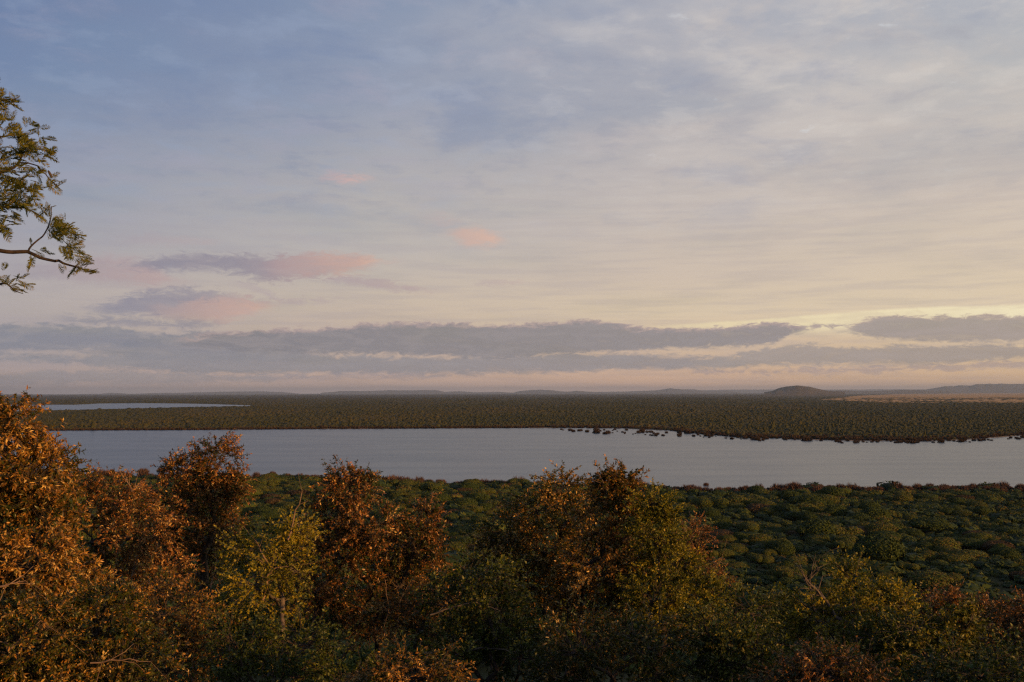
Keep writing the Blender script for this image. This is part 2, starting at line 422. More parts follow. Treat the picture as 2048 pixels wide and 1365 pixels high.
# smooth value noise for terrain and crowns
def vnoise(x, y, seed=0):
    def h(i, j):
        s = np.sin(i * 127.1 + j * 311.7 + seed * 74.7) * 43758.5453
        return s - np.floor(s)
    i, j = np.floor(x), np.floor(y); fx, fy = x - i, y - j
    fx, fy = fx * fx * (3 - 2 * fx), fy * fy * (3 - 2 * fy)
    return (h(i, j) * (1 - fx) + h(i + 1, j) * fx) * (1 - fy) + (h(i, j + 1) * (1 - fx) + h(i + 1, j + 1) * fx) * fy

def fbm(x, y, seed=0, oct=4):
    s, a_, t_ = 0, .5, 0
    for k in range(oct):
        s = s + a_ * vnoise(x * 2 ** k, y * 2 ** k, seed + k); t_ += a_; a_ *= .5
    return s / t_

# ------------------------------------------------------------------ terrain and lake
def poly(pts, z=0.0):
    A = np.array([ground_polar(x, y, z) for x, y in pts]); return A[:, 0], A[:, 1]
NS = poly([(x, y + (3.5 if x < 600 else 5.5 if x < 800 else 7)) for x, y in [(-900,926),(-300,934),(0,940),(130,945),(300,950),(500,953),(700,958),(900,963),(1024,963),(1150,968),(1300,970),(1420,974),(1600,972),(1750,976),(1850,974),(2048,973),(2400,976),(2900,980)]])
FS = poly([(-900,864),(-300,862),(80,860),(400,859),(800,857),(1090,856),(1150,856.3),(1250,857.5),(1340,862),(1420,871),(1500,877),(1700,882),(1850,884),(1950,880),(2048,872),(2300,860),(2900,850)])
LF = poly([(-900,831),(-200,825),(0,823),(80,821.5),(200,819),(300,816.5),(400,814.5),(505,812.5)])
LB = poly([(-900,806),(-200,807),(0,808.3),(80,808.3),(150,808.5),(200,806),(300,805.6),(400,807),(505,810.4)])
L2F = poly([(380,804.6),(440,804.2),(495,803.2)]); L2B = poly([(380,804.0),(440,803.2),(495,802.7)])
AZL = math.atan((505 - 1024) / F)

def height(x, y):
    r = np.hypot(x, y); az_ = np.arctan2(x, y)
    # hillside under the camera
    yy = y + 6 * (fbm(x * .02, y * .02, 5) - .5) * 2
    slope = np.interp(yy, [-60, -5, 0, 10, 25, 40, 60, 90, 130, 170, 230], [37.9, 37.8, 37.6, 34.5, 29.5, 24.5, 18, 10, 3.8, 1.2, .9])
    und = .7 + 1.1 * (fbm(x * .01, y * .01, 1) - .5) + .5 * (fbm(x * .06, y * .06, 2) - .5)
    z = np.where(y < 230, slope + (fbm(x * .15, y * .15, 9) - .5) * .6, und)
    z = np.where((y >= 170) & (y < 230), slope * (230 - y) / 60 + und * (y - 170) / 60, z)
    rough = (fbm(x * .03, y * .012, 3, 4) - .5) * 26 + (fbm(x * .12, y * .05, 4, 3) - .5) * 9
    ns = np.interp(az_, *NS); fs = np.interp(az_, *FS)
    d1 = r - ns + rough * 1.2
    flood = np.exp(-((az_ - math.atan((1330 - 1024) / F)) / .10) ** 2)
    d2 = fs - r + rough * (1.6 + 1.5 * flood)
    d = np.minimum(d1, d2)
    front = (np.abs(az_) < 1.2) & (y > 0)
    z = np.where(front & (d > -25), np.minimum(z, np.clip(-d * .045, -1.5, .9) + .0), z)
    df = np.minimum(r - np.interp(az_, *LF), np.interp(az_, *LB) - r) + rough * 1.2
    z = np.where(front & (az_ < AZL) & (df > -60) & (r > 1700), np.minimum(z, np.clip(-df * .02, -1.2, .9)), z)
    lo, hi = L2F[0][0], L2F[0][-1]
    df = np.minimum(r - np.interp(az_, *L2F), np.interp(az_, *L2B) - r) + rough
    z = np.where((az_ > lo) & (az_ < hi) & (df > -60) & (r > 3000), np.minimum(z, np.clip(-df * .02, -1.2, .9)), z)
    return z

def bare_mask(az_, r):
    x = 1024 + F * np.tan(az_); yb = 787 + 0 * x
    ylo = np.interp(x, [1500, 1650, 1780, 1900, 2048, 2600], [790, 801, 806, 806.5, 806.5, 808])
    yhi = np.interp(x, [1500, 1650, 1720, 1800, 2048, 2600], [795, 799, 792, 789, 787, 786])
    r1 = EYE * F / (ylo - 785.5 + .01); r2 = EYE * F / np.maximum(yhi - 785.5, .8)
    return ((x > 1600) & (r > r1) & (r < r2)).astype(float)

rs = np.concatenate([np.arange(2, 130, 2.5), np.arange(130, 400, 6), np.arange(400, 540, 1.8), np.arange(540, 770, 12),
                     np.arange(770, 1230, 3.0), 1230 * 1.028 ** np.arange(0, 34), ])
rs = np.concatenate([rs[rs < 2300], np.arange(2300, 4600, 22), 4600 * 1.05 ** np.arange(1, 56)])
azs = np.concatenate([np.arange(-180, -48, 4.0), np.arange(-48, 48, .2), np.arange(48, 180.1, 4.0)]) * math.pi / 180
RR, AA = np.meshgrid(rs, azs, indexing='ij')
GX, GY = RR * np.sin(AA), RR * np.cos(AA)
GZ = height(GX, GY)
nr, na_ = RR.shape
ii, jj = np.meshgrid(np.arange(nr - 1), np.arange(na_ - 1), indexing='ij')
i0 = ii * na_ + jj
Fq = np.stack([i0, i0 + 1, i0 + na_ + 1, i0 + na_], -1).reshape(-1, 4)[:, ::-1]
V = np.stack([GX, GY, GZ], -1).reshape(-1, 3)
# close the middle with a fan
V = np.vstack([V, [[0, 0, 37.6]]])
fan = np.array([[len(V) - 1, j, j + 1, j + 1] for j in range(na_ - 1)])
bareV = np.append(bare_mask(AA, RR).ravel(), 0)
shoreGleamV = np.append((np.clip(1 - np.abs(GZ - .05) / .35, 0, 1) * (RR > 300) * (RR < 1300)).ravel(), 0)
gr_o = mesh_np('ground', V, Fq, M['ground'], smooth=True, attrs={'bare': bareV, 'shore': shoreGleamV})
tag(gr_o, kind='structure')
print('ground far radius', rs[-1], 'quads', len(Fq))
bmv = [tuple(V[j]) for j in range(na_ - 1)]
cap = mesh_np('hilltop_ground', np.vstack([V[:na_], V[-1:]]), np.array([[na_, j + 1, j] for j in range(na_ - 1)]), M['ground'],
              attrs={'bare': np.zeros(na_ + 1), 'shore': np.zeros(na_ + 1)})
tag(cap, kind='structure')

def water(name, a0, a1, r0, r1, z=0.0):
    A = np.radians(np.linspace(a0, a1, 41)); R = np.linspace(r0, r1, 12)
    RRw, AAw = np.meshgrid(R, A, indexing='ij')
    Vw = np.stack([RRw * np.sin(AAw), RRw * np.cos(AAw), 0 * RRw + z], -1).reshape(-1, 3)
    i, j = np.meshgrid(np.arange(11), np.arange(40), indexing='ij'); k = i * 41 + j
    Fw = np.stack([k, k + 41, k + 42, k + 1], -1).reshape(-1, 4)[:, ::-1]
    return tag(mesh_np(name, Vw, Fw[:, ::-1], M['lake_water']), kind='structure')
water('lake', -62, 62, 330, 1420)
water('far_lake', -62, -14.0, 1750, 6500)

# ------------------------------------------------------------------ far hills
def ridge(name, prof, D, depth, seed, material='hill_scrub', rough=.06):
    """a range of low hills: profile in photo pixels, real distance, height and depth"""
    px = np.array([p[0] for p in prof], float); py = np.array([p[1] for p in prof], float)
    xs = np.linspace(px[0], px[-1], max(60, int((px[-1] - px[0]) / 4)))
    ys = np.interp(xs, px, py)
    P = np.array([at(x, y, D) for x, y in zip(xs, ys)])
    H = np.maximum(P[:, 2], .5)
    H = H * (1 + (fbm(xs * .05, xs * 0, seed, 4) - .5) * rough * 4)
    rows = np.linspace(-1, 1, 13)
    bump = np.cos(rows * math.pi / 2) ** .9
    V = []
    for k, (rw, bw) in enumerate(zip(rows, bump)):
        n = .75 + .5 * fbm(xs * .03, xs * 0 + k * .5, seed + 3, 4) if 0 < abs(rw) < 1 else 1
        V.append(np.stack([P[:, 0] * (D + rw * depth) / D, np.full(len(xs), D + rw * depth), np.minimum(H, H * bw * n) - .5], -1))
    V = np.concatenate(V); n = len(xs)
    i, j = np.meshgrid(np.arange(12), np.arange(n - 1), indexing='ij'); k = i * n + j
    Fh = np.stack([k, k + 1, k + n + 1, k + n], -1).reshape(-1, 4)
    return tag(mesh_np(name, V, Fh, M[material], smooth=True), kind='structure')
ridge('hills', [(-500,787),(-300,784),(-60,786),(60,787.5),(130,787.5),(200,786.5),(222,784.5),(265,787),(280,786.2),(330,784.8),(370,785),(385,784),(440,783),(500,782),(560,783.5),(600,787),(608,788.5)], 46000, 3200, 1)
ridge('hills', [(636,788.5),(645,785),(680,782.5),(760,781),(830,780.5),(850,779.5),(870,780.5),(890,784),(920,782.5),(950,785),(1000,784),(1030,786),(1060,788)], 44000, 3200, 2)
ridge('hills', [(1020,787),(1040,782.5),(1080,780),(1100,781),(1130,784),(1150,782.5),(1200,785),(1250,786.5)], 40000, 2600, 3)
ridge('hills', [(1180,787),(1240,784),(1310,781.5),(1340,778),(1360,780),(1390,780),(1410,784),(1450,783),(1480,785)], 42000, 2600, 4)
ridge('hills', [(900,787.5),(1200,784.5),(1420,781),(1540,780.5),(1700,781),(1800,780),(1900,781),(2048,780),(2400,782)], 60000, 4000, 5)
ridge('hills', [(1820,785),(1870,778),(1890,774),(1930,773),(1965,770.5),(2000,770),(2060,770.5),(2200,772),(2400,780)], 36000, 4000, 6)
ridge('hills', [(1600,784.5),(1660,782.5),(1740,783.5),(1820,781),(1860,783),(1900,784.5)], 26000, 1600, 8)
ridge('hill', [(1528,786),(1545,783),(1555,778.5),(1572,774.5),(1595,772.6),(1618,774.5),(1640,779.8),(1660,783.5),(1690,785)], 12500, 900, 7, rough=.02)

# ------------------------------------------------------------------ scrub shrubs
def ico():
    p = (1 + 5 ** .5) / 2
    V = np.array([(-1,p,0),(1,p,0),(-1,-p,0),(1,-p,0),(0,-1,p),(0,1,p),(0,-1,-p),(0,1,-p),(p,0,-1),(p,0,1),(-p,0,-1),(-p,0,1)], float)
    Fi = [(0,11,5),(0,5,1),(0,1,7),(0,7,10),(0,10,11),(1,5,9),(5,11,4),(11,10,2),(10,7,6),(7,1,8),(3,9,4),(3,4,2),(3,2,6),(3,6,8),(3,8,9),(4,9,5),(2,4,11),(6,2,10),(8,6,7),(9,8,1)]
    return unit(V), np.array(Fi)
def subdiv(V, Fc):
    V = list(map(tuple, V)); cache = {}; out = []
    def mid(a, b):
        k = (min(a, b), max(a, b))
        if k not in cache:
            v = unit(np.array(V[a]) + np.array(V[b])); V.append(tuple(v)); cache[k] = len(V) - 1
        return cache[k]
    for a, b, c in Fc:
        x, y, z = mid(a, b), mid(b, c), mid(c, a)
        out += [(a, x, z), (b, y, x), (c, z, y), (x, y, z)]
    return np.array(V), np.array(out)
IV, IF = ico(); I2V, I2F = subdiv(IV, IF)

def shrub_geo(seed, lobes, R, H, tufts, tuft, flat=.5, core=.9, wild=.5):
    """a crown of several flattened lobes: dark inner body under hundreds of leaf tufts"""
    r_ = np.random.default_rng(seed)
    VV, FF, TT = [], [], []; off = 0
    L = [(r_.normal(0, .1) * R, r_.normal(0, .1) * R, H * .42, R * r_.uniform(.68, .88), H * .55)]
    for k in range(lobes):
        th = r_.uniform(0, 2 * math.pi); q = R * r_.uniform(.35, .85); s = r_.uniform(.22, .5)
        L.append((q * math.cos(th), q * math.sin(th), H * r_.uniform(.28, .66), R * s, H * s * r_.uniform(.65, 1.0)))
    area = sum(l[3] ** 2 for l in L)
    for (cx, cy, cz, lr, lh) in L:
        v = I2V.copy(); n = 1 + .18 * (r_.random(len(v)) - .5) * 2
        v = v * n[:, None] * np.array([lr * core, lr * core, lh * core]) + np.array([cx, cy, cz])
        v[:, 2] = np.maximum(v[:, 2], H * .08)
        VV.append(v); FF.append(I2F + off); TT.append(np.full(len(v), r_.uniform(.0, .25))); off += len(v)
        m_ = int(tufts * lr ** 2 / area)
        th = r_.uniform(0, 2 * math.pi, m_); z = r_.uniform(-.25, 1, m_)
        s = np.sqrt(1 - z * z); d = np.stack([s * np.cos(th), s * np.sin(th), z], -1)
        P = d * np.array([lr, lr, lh]) * r_.uniform(.88, 1.06, (m_, 1)) + np.array([cx, cy, cz])
        nrm = unit(d / np.array([lr, lr, lh]) + r_.normal(0, wild * .6 / max(lr, .5), (m_, 3)))
        u, w = frames(nrm); ang = r_.uniform(0, 2 * math.pi, (m_, 1))
        uu = u * np.cos(ang) + w * np.sin(ang); ww = -u * np.sin(ang) + w * np.cos(ang)
        ln = tuft * r_.uniform(.6, 1.4, (m_, 1)); wd = ln * r_.uniform(.3, .6, (m_, 1))
        lift = nrm * ln * .45
        tri = np.stack([P - uu * ln, P + ww * wd + lift * r_.uniform(0, 1, (m_, 1)), P + uu * ln + lift, P - ww * wd + lift * .2], 1)
        VV.append(tri.reshape(-1, 3)); q = np.arange(m_)[:, None] * 4 + off
        FF.append(np.concatenate([np.concatenate([q, q + 1, q + 2], 1), np.concatenate([q, q + 2, q + 3], 1)])); off += 4 * m_
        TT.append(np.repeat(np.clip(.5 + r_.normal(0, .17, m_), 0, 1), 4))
    return np.concatenate(VV), np.concatenate(FF), np.concatenate(TT)

def dry_geo(seed, R, H, n, w):
    """leafless flooded bush: a spray of thin stems"""
    r_ = np.random.default_rng(seed)
    th = r_.uniform(0, 2 * math.pi, n); q = r_.uniform(.1, 1, n) ** .6
    tip = np.stack([R * q * np.cos(th), R * q * np.sin(th), H * np.sqrt(np.clip(1 - q ** 2 * .85, .05, 1)) * r_.uniform(.7, 1.05, n)], -1)
    root = tip * np.array([.25, .25, 0]) + r_.normal(0, .12, (n, 3)) * np.array([1, 1, 0]) + np.array([0, 0, -.7])
    mid_ = (tip + root) / 2 + r_.normal(0, R * .08, (n, 3)) + np.array([0, 0, H * .1])
    d = unit(r_.normal(0, 1, (n, 3)) * np.array([1, 1, .3]))
    w_ = w * r_.uniform(.5, 1.3, (n, 1))
    V = np.stack([root - d * w_ * .4, root + d * w_ * .4, mid_ + d * w_, mid_ - d * w_, tip], 1).reshape(-1, 3)
    k = np.arange(n)[:, None] * 5
    Fd = np.concatenate([np.concatenate([k, k + 1, k + 2], 1), np.concatenate([k, k + 2, k + 3], 1), np.concatenate([k + 3, k + 2, k + 4], 1)])
    return V, Fd, np.repeat(r_.uniform(0, 1, n), 5)

SKY = ([-200,0,60,130,150,200,330,430,480,520,600,660,700,760,800,880,900,950,1010,1100,1270,1300,1370,1420,1460,1560,1640,1700,1760,1850,2048,2300],
       [760,790,800,950,985,975,925,885,960,1060,1010,950,945,960,1040,1010,1120,1080,1020,950,955,1000,1020,1080,1190,1180,1150,1130,1170,1190,1200,1200])
pts = []
r_ = np.random.default_rng(3)
def jitter_cells(r0, r1, a0, a1, sp):
    """blue-noise-like points in a polar wedge"""
    out = []
    r = r0
    while r < r1:
        s = sp(r); n = int((a1 - a0) * r / s)
        aa = a0 + (np.arange(n) + r_.uniform(-.42, .42, n) + .5) * s / r
        rr = r + r_.uniform(-.42, .42, n) * s
        out.append(np.stack([aa, rr], 1)); r += s
    return np.concatenate(out)
cells = jitter_cells(135, 520, -.62, .62, lambda r: 3.9)
cx_, cy_ = cells[:, 1] * np.sin(cells[:, 0]), cells[:, 1] * np.cos(cells[:, 0])
zz_ = height(cx_, cy_)
dens = fbm(cx_ * .02, cy_ * .02, 21)
near_edge = np.interp(cells[:, 0], *NS) - cells[:, 1]
keep = (zz_ > .35) & (dens > .30 + .22 * r_.random(len(cells)) ** 2) & (cells[:, 1] < 520) & (near_edge > np.where(cells[:, 0] > .08, 19, 12))
cells = cells[keep]; cx_, cy_, zz_, near_edge = cx_[keep], cy_[keep], zz_[keep], near_edge[keep]
size = np.minimum(1.9 * np.exp(r_.normal(0, .5, len(cells))), 5.5) * np.interp(near_edge, [10, 60], [.7, 1])
size = np.where(r_.random(len(cells)) < .035, size * 1.7, size)
size = size * np.interp(fbm(cx_ * .014, cy_ * .014, 33), [.3, .7], [.65, 1.25])
px_ = 1024 + F * np.tan(cells[:, 0]); py_ = 786 + F * (EYE - 3.2) / cy_
vis = (px_ > -15) & (px_ < 2063) & (py_ < np.interp(px_, *SKY) - 4)
score = np.where(vis, size / cy_, 0)
order = np.argsort(-score)
indiv = set(order[:300].tolist())
variants = []
KINDS = [('olive', 'scrub'), ('green', 'scrub'), ('russet', 'scrub_russet')]
for s_ in range(9):
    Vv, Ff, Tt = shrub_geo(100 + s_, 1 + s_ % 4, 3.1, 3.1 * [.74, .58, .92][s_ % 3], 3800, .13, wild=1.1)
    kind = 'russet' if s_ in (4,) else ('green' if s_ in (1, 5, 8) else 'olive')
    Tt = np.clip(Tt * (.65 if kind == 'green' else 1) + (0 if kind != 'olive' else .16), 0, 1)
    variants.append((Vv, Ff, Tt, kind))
proto = {}
for n_, k in enumerate(order[:300]):
    s_ = int(r_.integers(0, 9)); Vv, Ff, Tt, kind = variants[s_]
    if s_ not in proto:
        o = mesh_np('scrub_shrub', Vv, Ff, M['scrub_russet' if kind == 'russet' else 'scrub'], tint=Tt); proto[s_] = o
    else:
        o = proto[s_].copy(); COL.objects.link(o)
    o.location = (cx_[k], cy_[k], zz_[k] - .25); q = size[k] / 3.1
    o.rotation_euler = (0, 0, r_.uniform(0, 6.28)); o.scale = (q * r_.uniform(.9, 1.2), q * r_.uniform(.9, 1.2), q ** .8 * r_.uniform(.85, 1.15))
    lab = {'olive': 'low olive domed scrub shrub on the plain between the hillside trees and the lake',
           'green': 'low dark green domed scrub shrub on the plain between the hillside trees and the lake',
           'russet': 'low russet brown domed scrub shrub on the plain between the hillside trees and the lake'}[kind]
    tag(o, lab, 'shrub', kind + ' domed shrubs on the plain before the lake')

def join_copies(name, geos, pos, sizes, tints, material, seed, sq=1.0):
    q_ = np.random.default_rng(seed); VV, FF, TT = [], [], []; off = 0
    pick = q_.integers(0, len(geos), len(pos)); rot = q_.uniform(0, 6.28, len(pos))
    for gi, (gv, gf, gt) in enumerate(geos):
        idx = np.where(pick == gi)[0]
        if not len(idx): continue
        c, s = np.cos(rot[idx])[:, None], np.sin(rot[idx])[:, None]
        sz = sizes[idx][:, None]
        x = (gv[None, :, 0] * c - gv[None, :, 1] * s) * sz; y = (gv[None, :, 0] * s + gv[None, :, 1] * c) * sz
        z = gv[None, :, 2] * sz ** sq
        P = np.stack([x, y, z], -1) + pos[idx][:, None]
        VV.append(P.reshape(-1, 3)); FF.append((gf[None] + (np.arange(len(idx)) * len(gv))[:, None, None] + off).reshape(-1, 3))
        TT.append(np.clip(gt[None] + tints[idx][:, None], 0, 1).ravel()); off += len(idx) * len(gv)
    return mesh_np(name, np.concatenate(VV), np.concatenate(FF), material, tint=np.concatenate(TT))

rest = np.array([k for k in range(len(cells)) if k not in indiv])
mid = [shrub_geo(200 + k, 1 + k % 4, 3.1, 1.8 + .22 * k, 430, .28, wild=1.1) for k in range(6)]
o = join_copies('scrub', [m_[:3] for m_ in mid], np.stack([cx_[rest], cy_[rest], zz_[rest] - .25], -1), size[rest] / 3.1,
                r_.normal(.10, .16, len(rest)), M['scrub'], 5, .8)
tag(o, 'dense mass of low green scrub stretching up to the near lake shore', 'scrub', kind='stuff')
print('mid shrubs', len(cells), 'visible', int(vis.sum()))
# low undergrowth between the shrubs
cu = jitter_cells(140, 500, -.62, .62, lambda r: 4.2)
ux, uy = cu[:, 1] * np.sin(cu[:, 0]), cu[:, 1] * np.cos(cu[:, 0]); uz = height(ux, uy)
k_ = uz > .3
und = [shrub_geo(260 + k, 1, 1.9, 1.1, 50, .34, wild=1.2) for k in range(5)]
o = join_copies('undergrowth', und, np.stack([ux, uy, uz - .15], -1)[k_], np.exp(r_.normal(0, .35, k_.sum())), r_.normal(-.3, .1, k_.sum()), M['scrub'], 6)
tag(o, 'low dark undergrowth filling the ground between the domed shrubs', 'undergrowth', kind='stuff')

# far side: canopy to the horizon, clumps growing broader with distance
def low_clump(seed):
    q_ = np.random.default_rng(seed); n = 6
    th = np.arange(n) * 2 * math.pi / n
    jr = lambda a_: 1 + q_.uniform(-a_, a_, n)
    r0, r1 = jr(.2), .72 * jr(.25)
    V = [(r0[i] * math.cos(th[i]), r0[i] * math.sin(th[i]), -.1) for i in range(n)]
    V += [(r1[i] * math.cos(th[i] + .4), r1[i] * math.sin(th[i] + .4), .7 + q_.uniform(-.15, .15)) for i in range(n)]
    V += [(q_.uniform(-.2, .2), q_.uniform(-.2, .2), 1.0)]
    Fc = []
    for i in range(n):
        j = (i + 1) % n
        Fc += [(i, j, n + i), (j, n + j, n + i), (n + i, n + j, 2 * n)]
    return np.array(V), np.array(Fc), np.array([.2] * n + [.45] * n + [.55])
lows = [low_clump(k) for k in range(12)]
fc = jitter_cells(770, 7500, -.60, .60, lambda r: max(3.3, .0024 * r))
fc = fc + np.stack([r_.normal(0, .0016, len(fc)), r_.normal(0, .5, len(fc)) * .003 * fc[:, 1]], 1)
fx, fy = fc[:, 1] * np.sin(fc[:, 0]), fc[:, 1] * np.cos(fc[:, 0]); fz = height(fx, fy)
bm_ = bare_mask(fc[:, 0], fc[:, 1]); fsr = np.interp(fc[:, 0], *FS)
bn = fbm(fx * .004, fy * .002, 41, 4)
prob = np.where(bm_ > 0, np.where(bn > .60, .35, .035), .93)
glade = fbm(fx * .0022, fy * .0040, 44, 5) > .60
prob = np.where(glade & (fc[:, 1] > fsr + 60), prob * .22, prob)
k_ = (fz > .35) & (fc[:, 1] > fsr + 3) & (r_.random(len(fc)) < prob)
# clumps as broad as their spacing, height of real scrub
fr = np.maximum(1.9, .0017 * fc[:, 1]) * np.exp(r_.normal(0, .38, len(fc)))
fh = 1.3 * np.exp(r_.normal(0, .45, len(fc)))
P = np.stack([fx, fy, fz - .1], -1)[k_]; fr, fh = fr[k_], fh[k_]
tn = r_.normal(0, .09, len(P)) + (fbm(P[:, 0] * .006, P[:, 1] * .002, 51, 4) - .5) * .7
VV, FF, TT = [], [], []; off = 0
pick = r_.integers(0, 12, len(P)); rot = r_.uniform(0, 6.28, len(P))
for gi, (gv, gf, gt) in enumerate(lows):
    idx = np.where(pick == gi)[0]; c, s = np.cos(rot[idx])[:, None], np.sin(rot[idx])[:, None]
    x = (gv[None, :, 0] * c - gv[None, :, 1] * s) * fr[idx][:, None]; y = (gv[None, :, 0] * s + gv[None, :, 1] * c) * fr[idx][:, None]
    z = gv[None, :, 2] * fh[idx][:, None]
    VV.append((np.stack([x, y, z], -1) + P[idx][:, None]).reshape(-1, 3))
    FF.append((gf[None] + (np.arange(len(idx)) * len(gv))[:, None, None] + off).reshape(-1, 3)); off += len(idx) * len(gv)
    TT.append(np.clip(gt[None] + tn[idx][:, None], 0, 1).ravel())
o = mesh_np('distant_scrub', np.concatenate(VV), np.concatenate(FF), M['far_scrub'], tint=np.concatenate(TT))
tag(o, 'vast mass of olive bushland on the far side of the lake reaching the horizon', 'bushland', kind='stuff')
print('far clumps', len(P))

# flooded leafless bushes along both shores
DG = [dry_geo(300 + k, 2.0, 2.6, 420, .055) for k in range(6)]
def dry_bushes(pos, sizes, label, group, w=1.0):
    ob = []
    for n_, (p, q) in enumerate(zip(pos, sizes)):
        v = n_ % 6
        key = (v, label)
        if key not in dproto:
            Vd, Fd, Td = dry_geo(300 + v, 2.0, 2.6, int(420 / w), .055 * w)
            o = mesh_np('flooded_bush', Vd, Fd, M['far_dry' if w > 2 else 'dry_bush'], tint=Td); dproto[key] = o
        else:
            o = dproto[key].copy(); COL.objects.link(o)
        o.location = p; o.rotation_euler = (0, 0, r_.uniform(0, 6.28)); o.scale = (q * 1.15, q * 1.15, q * r_.uniform(.7, 1.05))
        tag(o, label, 'bush', group)
dproto = {}
# near shore
an = np.sort(np.where(r_.random(140) < .62, r_.uniform(-.50, .05, 140), r_.uniform(.05, .5, 140))); px_n = 1024 + F * np.tan(an)
rn = np.interp(an, *NS) + r_.normal(2, 6, len(an))
left = (px_n < 640)
rn = np.where(left, rn + np.abs(r_.normal(0, 12, len(an))), rn)
nx, ny = rn * np.sin(an), rn * np.cos(an); nz = np.maximum(height(nx, ny), -.1)
dry_bushes(np.stack([nx, ny, nz], -1), np.exp(r_.normal(-.2, .42, len(an))) * np.where(px_n > 1100, .70, .95),
           'leafless reddish brown bush at the near edge of the lake', 'reddish bushes along the near shore', 1.6)
an = r_.uniform(-.50, .50, 700); rn = np.interp(an, *NS) + np.where(an > .08, -14, -8) + r_.normal(0, 5, len(an))
nx, ny = rn * np.sin(an), rn * np.cos(an); nz = np.maximum(height(nx, ny), -.1)
DGm = [dry_geo(320 + k, 2.0, 2.4, 200, .11) for k in range(6)]
o = join_copies('dry_scrub', DGm, np.stack([nx, ny, nz], -1), np.exp(r_.normal(-.1, .35, len(an))) * .82, r_.normal(0, .15, len(an)), M['dry_bush'], 9)
tag(o, 'tangle of reddish leafless scrub behind the near waterline', 'scrub', kind='stuff')
# far shore: scattered in the shallows, thick between x 1100 and 2048
xa = np.concatenate([r_.uniform(1120, 1420, 60), r_.uniform(1400, 2048, 98)])
ya = np.where(xa < 1420, np.interp(xa, [1120, 1160, 1250, 1420], [862, 866, 870, 876]) - r_.uniform(-1, 9, len(xa)) * np.clip((xa - 1100) / 100, .4, 1),
              np.interp(xa, [1420, 1700, 1850, 1950, 2048], [877, 885, 888, 884, 878]) + r_.normal(0, 1.7, len(xa)))
gp = np.array([ground_polar(x, y) for x, y in zip(xa, ya)])
P = np.stack([gp[:, 1] * np.sin(gp[:, 0]), gp[:, 1] * np.cos(gp[:, 0])], -1)
P = np.column_stack([P, np.maximum(height(P[:, 0], P[:, 1]), -.1)])
dry_bushes(P, np.exp(r_.normal(0, .45, len(xa))) * .85, 'brown leafless bush standing in the shallows off the far shore', 'flooded bushes off the far shore', 3.0)
an = r_.uniform(-.55, .55, 3400); xx = 1024 + F * np.tan(an)
rf = np.interp(an, *FS) + np.abs(r_.normal(0, 1, len(an))) * np.where(xx > 1100, 22, 6) - 5
nx, ny = rf * np.sin(an), rf * np.cos(an); nz = np.maximum(height(nx, ny), -.1)
DGf = [dry_geo(340 + k, 2.4, 2.8, 46, .34) for k in range(6)]
o = join_copies('far_dry_scrub', DGf, np.stack([nx, ny, nz], -1), np.exp(r_.normal(-.2, .35, len(an))) * .8, r_.normal(0, .2, len(an)), M['far_dry'], 11, .75)
tag(o, 'band of reddish brown scrub lining the far shore of the lake', 'scrub', kind='stuff')

# ------------------------------------------------------------------ foreground trees
def blades(P, D, L, Wd, q_, curl=.15, simple=False):
    """folded lance-shaped leaves: base P, direction D, length L, half width Wd"""
    n = len(P); u, v = frames(D); ang = q_.uniform(0, 2 * math.pi, (n, 1))
    s = u * np.cos(ang) + v * np.sin(ang); nn = np.cross(D, s)
    L = L[:, None]; Wd = Wd[:, None]
    tip = P + D * L - nn * L * curl
    mid_ = P + D * L * .48 + nn * Wd * .35
    a_ = P + D * L * .42 + s * Wd; b_ = P + D * L * .42 - s * Wd
    if simple:
        V = np.stack([P, a_, tip, b_, mid_], 1).reshape(-1, 3); k = np.arange(n)[:, None] * 5
        return V, np.concatenate([np.hstack([k, k + 1, k + 2]), np.hstack([k, k + 2, k + 3])])
    V = np.stack([P, a_, tip, b_, mid_], 1).reshape(-1, 3)
    k = np.arange(n)[:, None] * 5
    Fb = np.concatenate([np.hstack([k, k + 1, k + 4]), np.hstack([k + 1, k + 2, k + 4]), np.hstack([k + 2, k + 3, k + 4]), np.hstack([k + 3, k, k + 4])])
    return V, Fb

class Tree:
    def __init__(s, base, seed):
        s.q = np.random.default_rng(seed); s.P = [np.array(base, float)]; s.par = [-1]; s.tips = []; s.lim = [0]; s.nl = 0
    def path(s, i, target, n, wob, limb=None, sag=0.0):
        a_ = s.P[i]; L = np.linalg.norm(target - a_); side = unit(s.q.normal(0, 1, 3)) * L * wob
        for k in range(1, n + 1):
            t_ = k / n
            p = a_ + (target - a_) * t_ + side * math.sin(math.pi * t_) + s.q.normal(0, 1, 3) * L * .025
            p = p + np.array([0, 0, 1]) * L * sag * math.sin(math.pi * t_)
            s.P.append(p); s.par.append(i); i = len(s.P) - 1; s.lim.append(s.lim[s.par[-1]] if limb is None else limb)
        return i
    def nearest(s, p, lo=0):
        A_ = np.array(s.P[lo:]); return lo + int(np.argmin(np.linalg.norm(A_ - p, axis=1)))

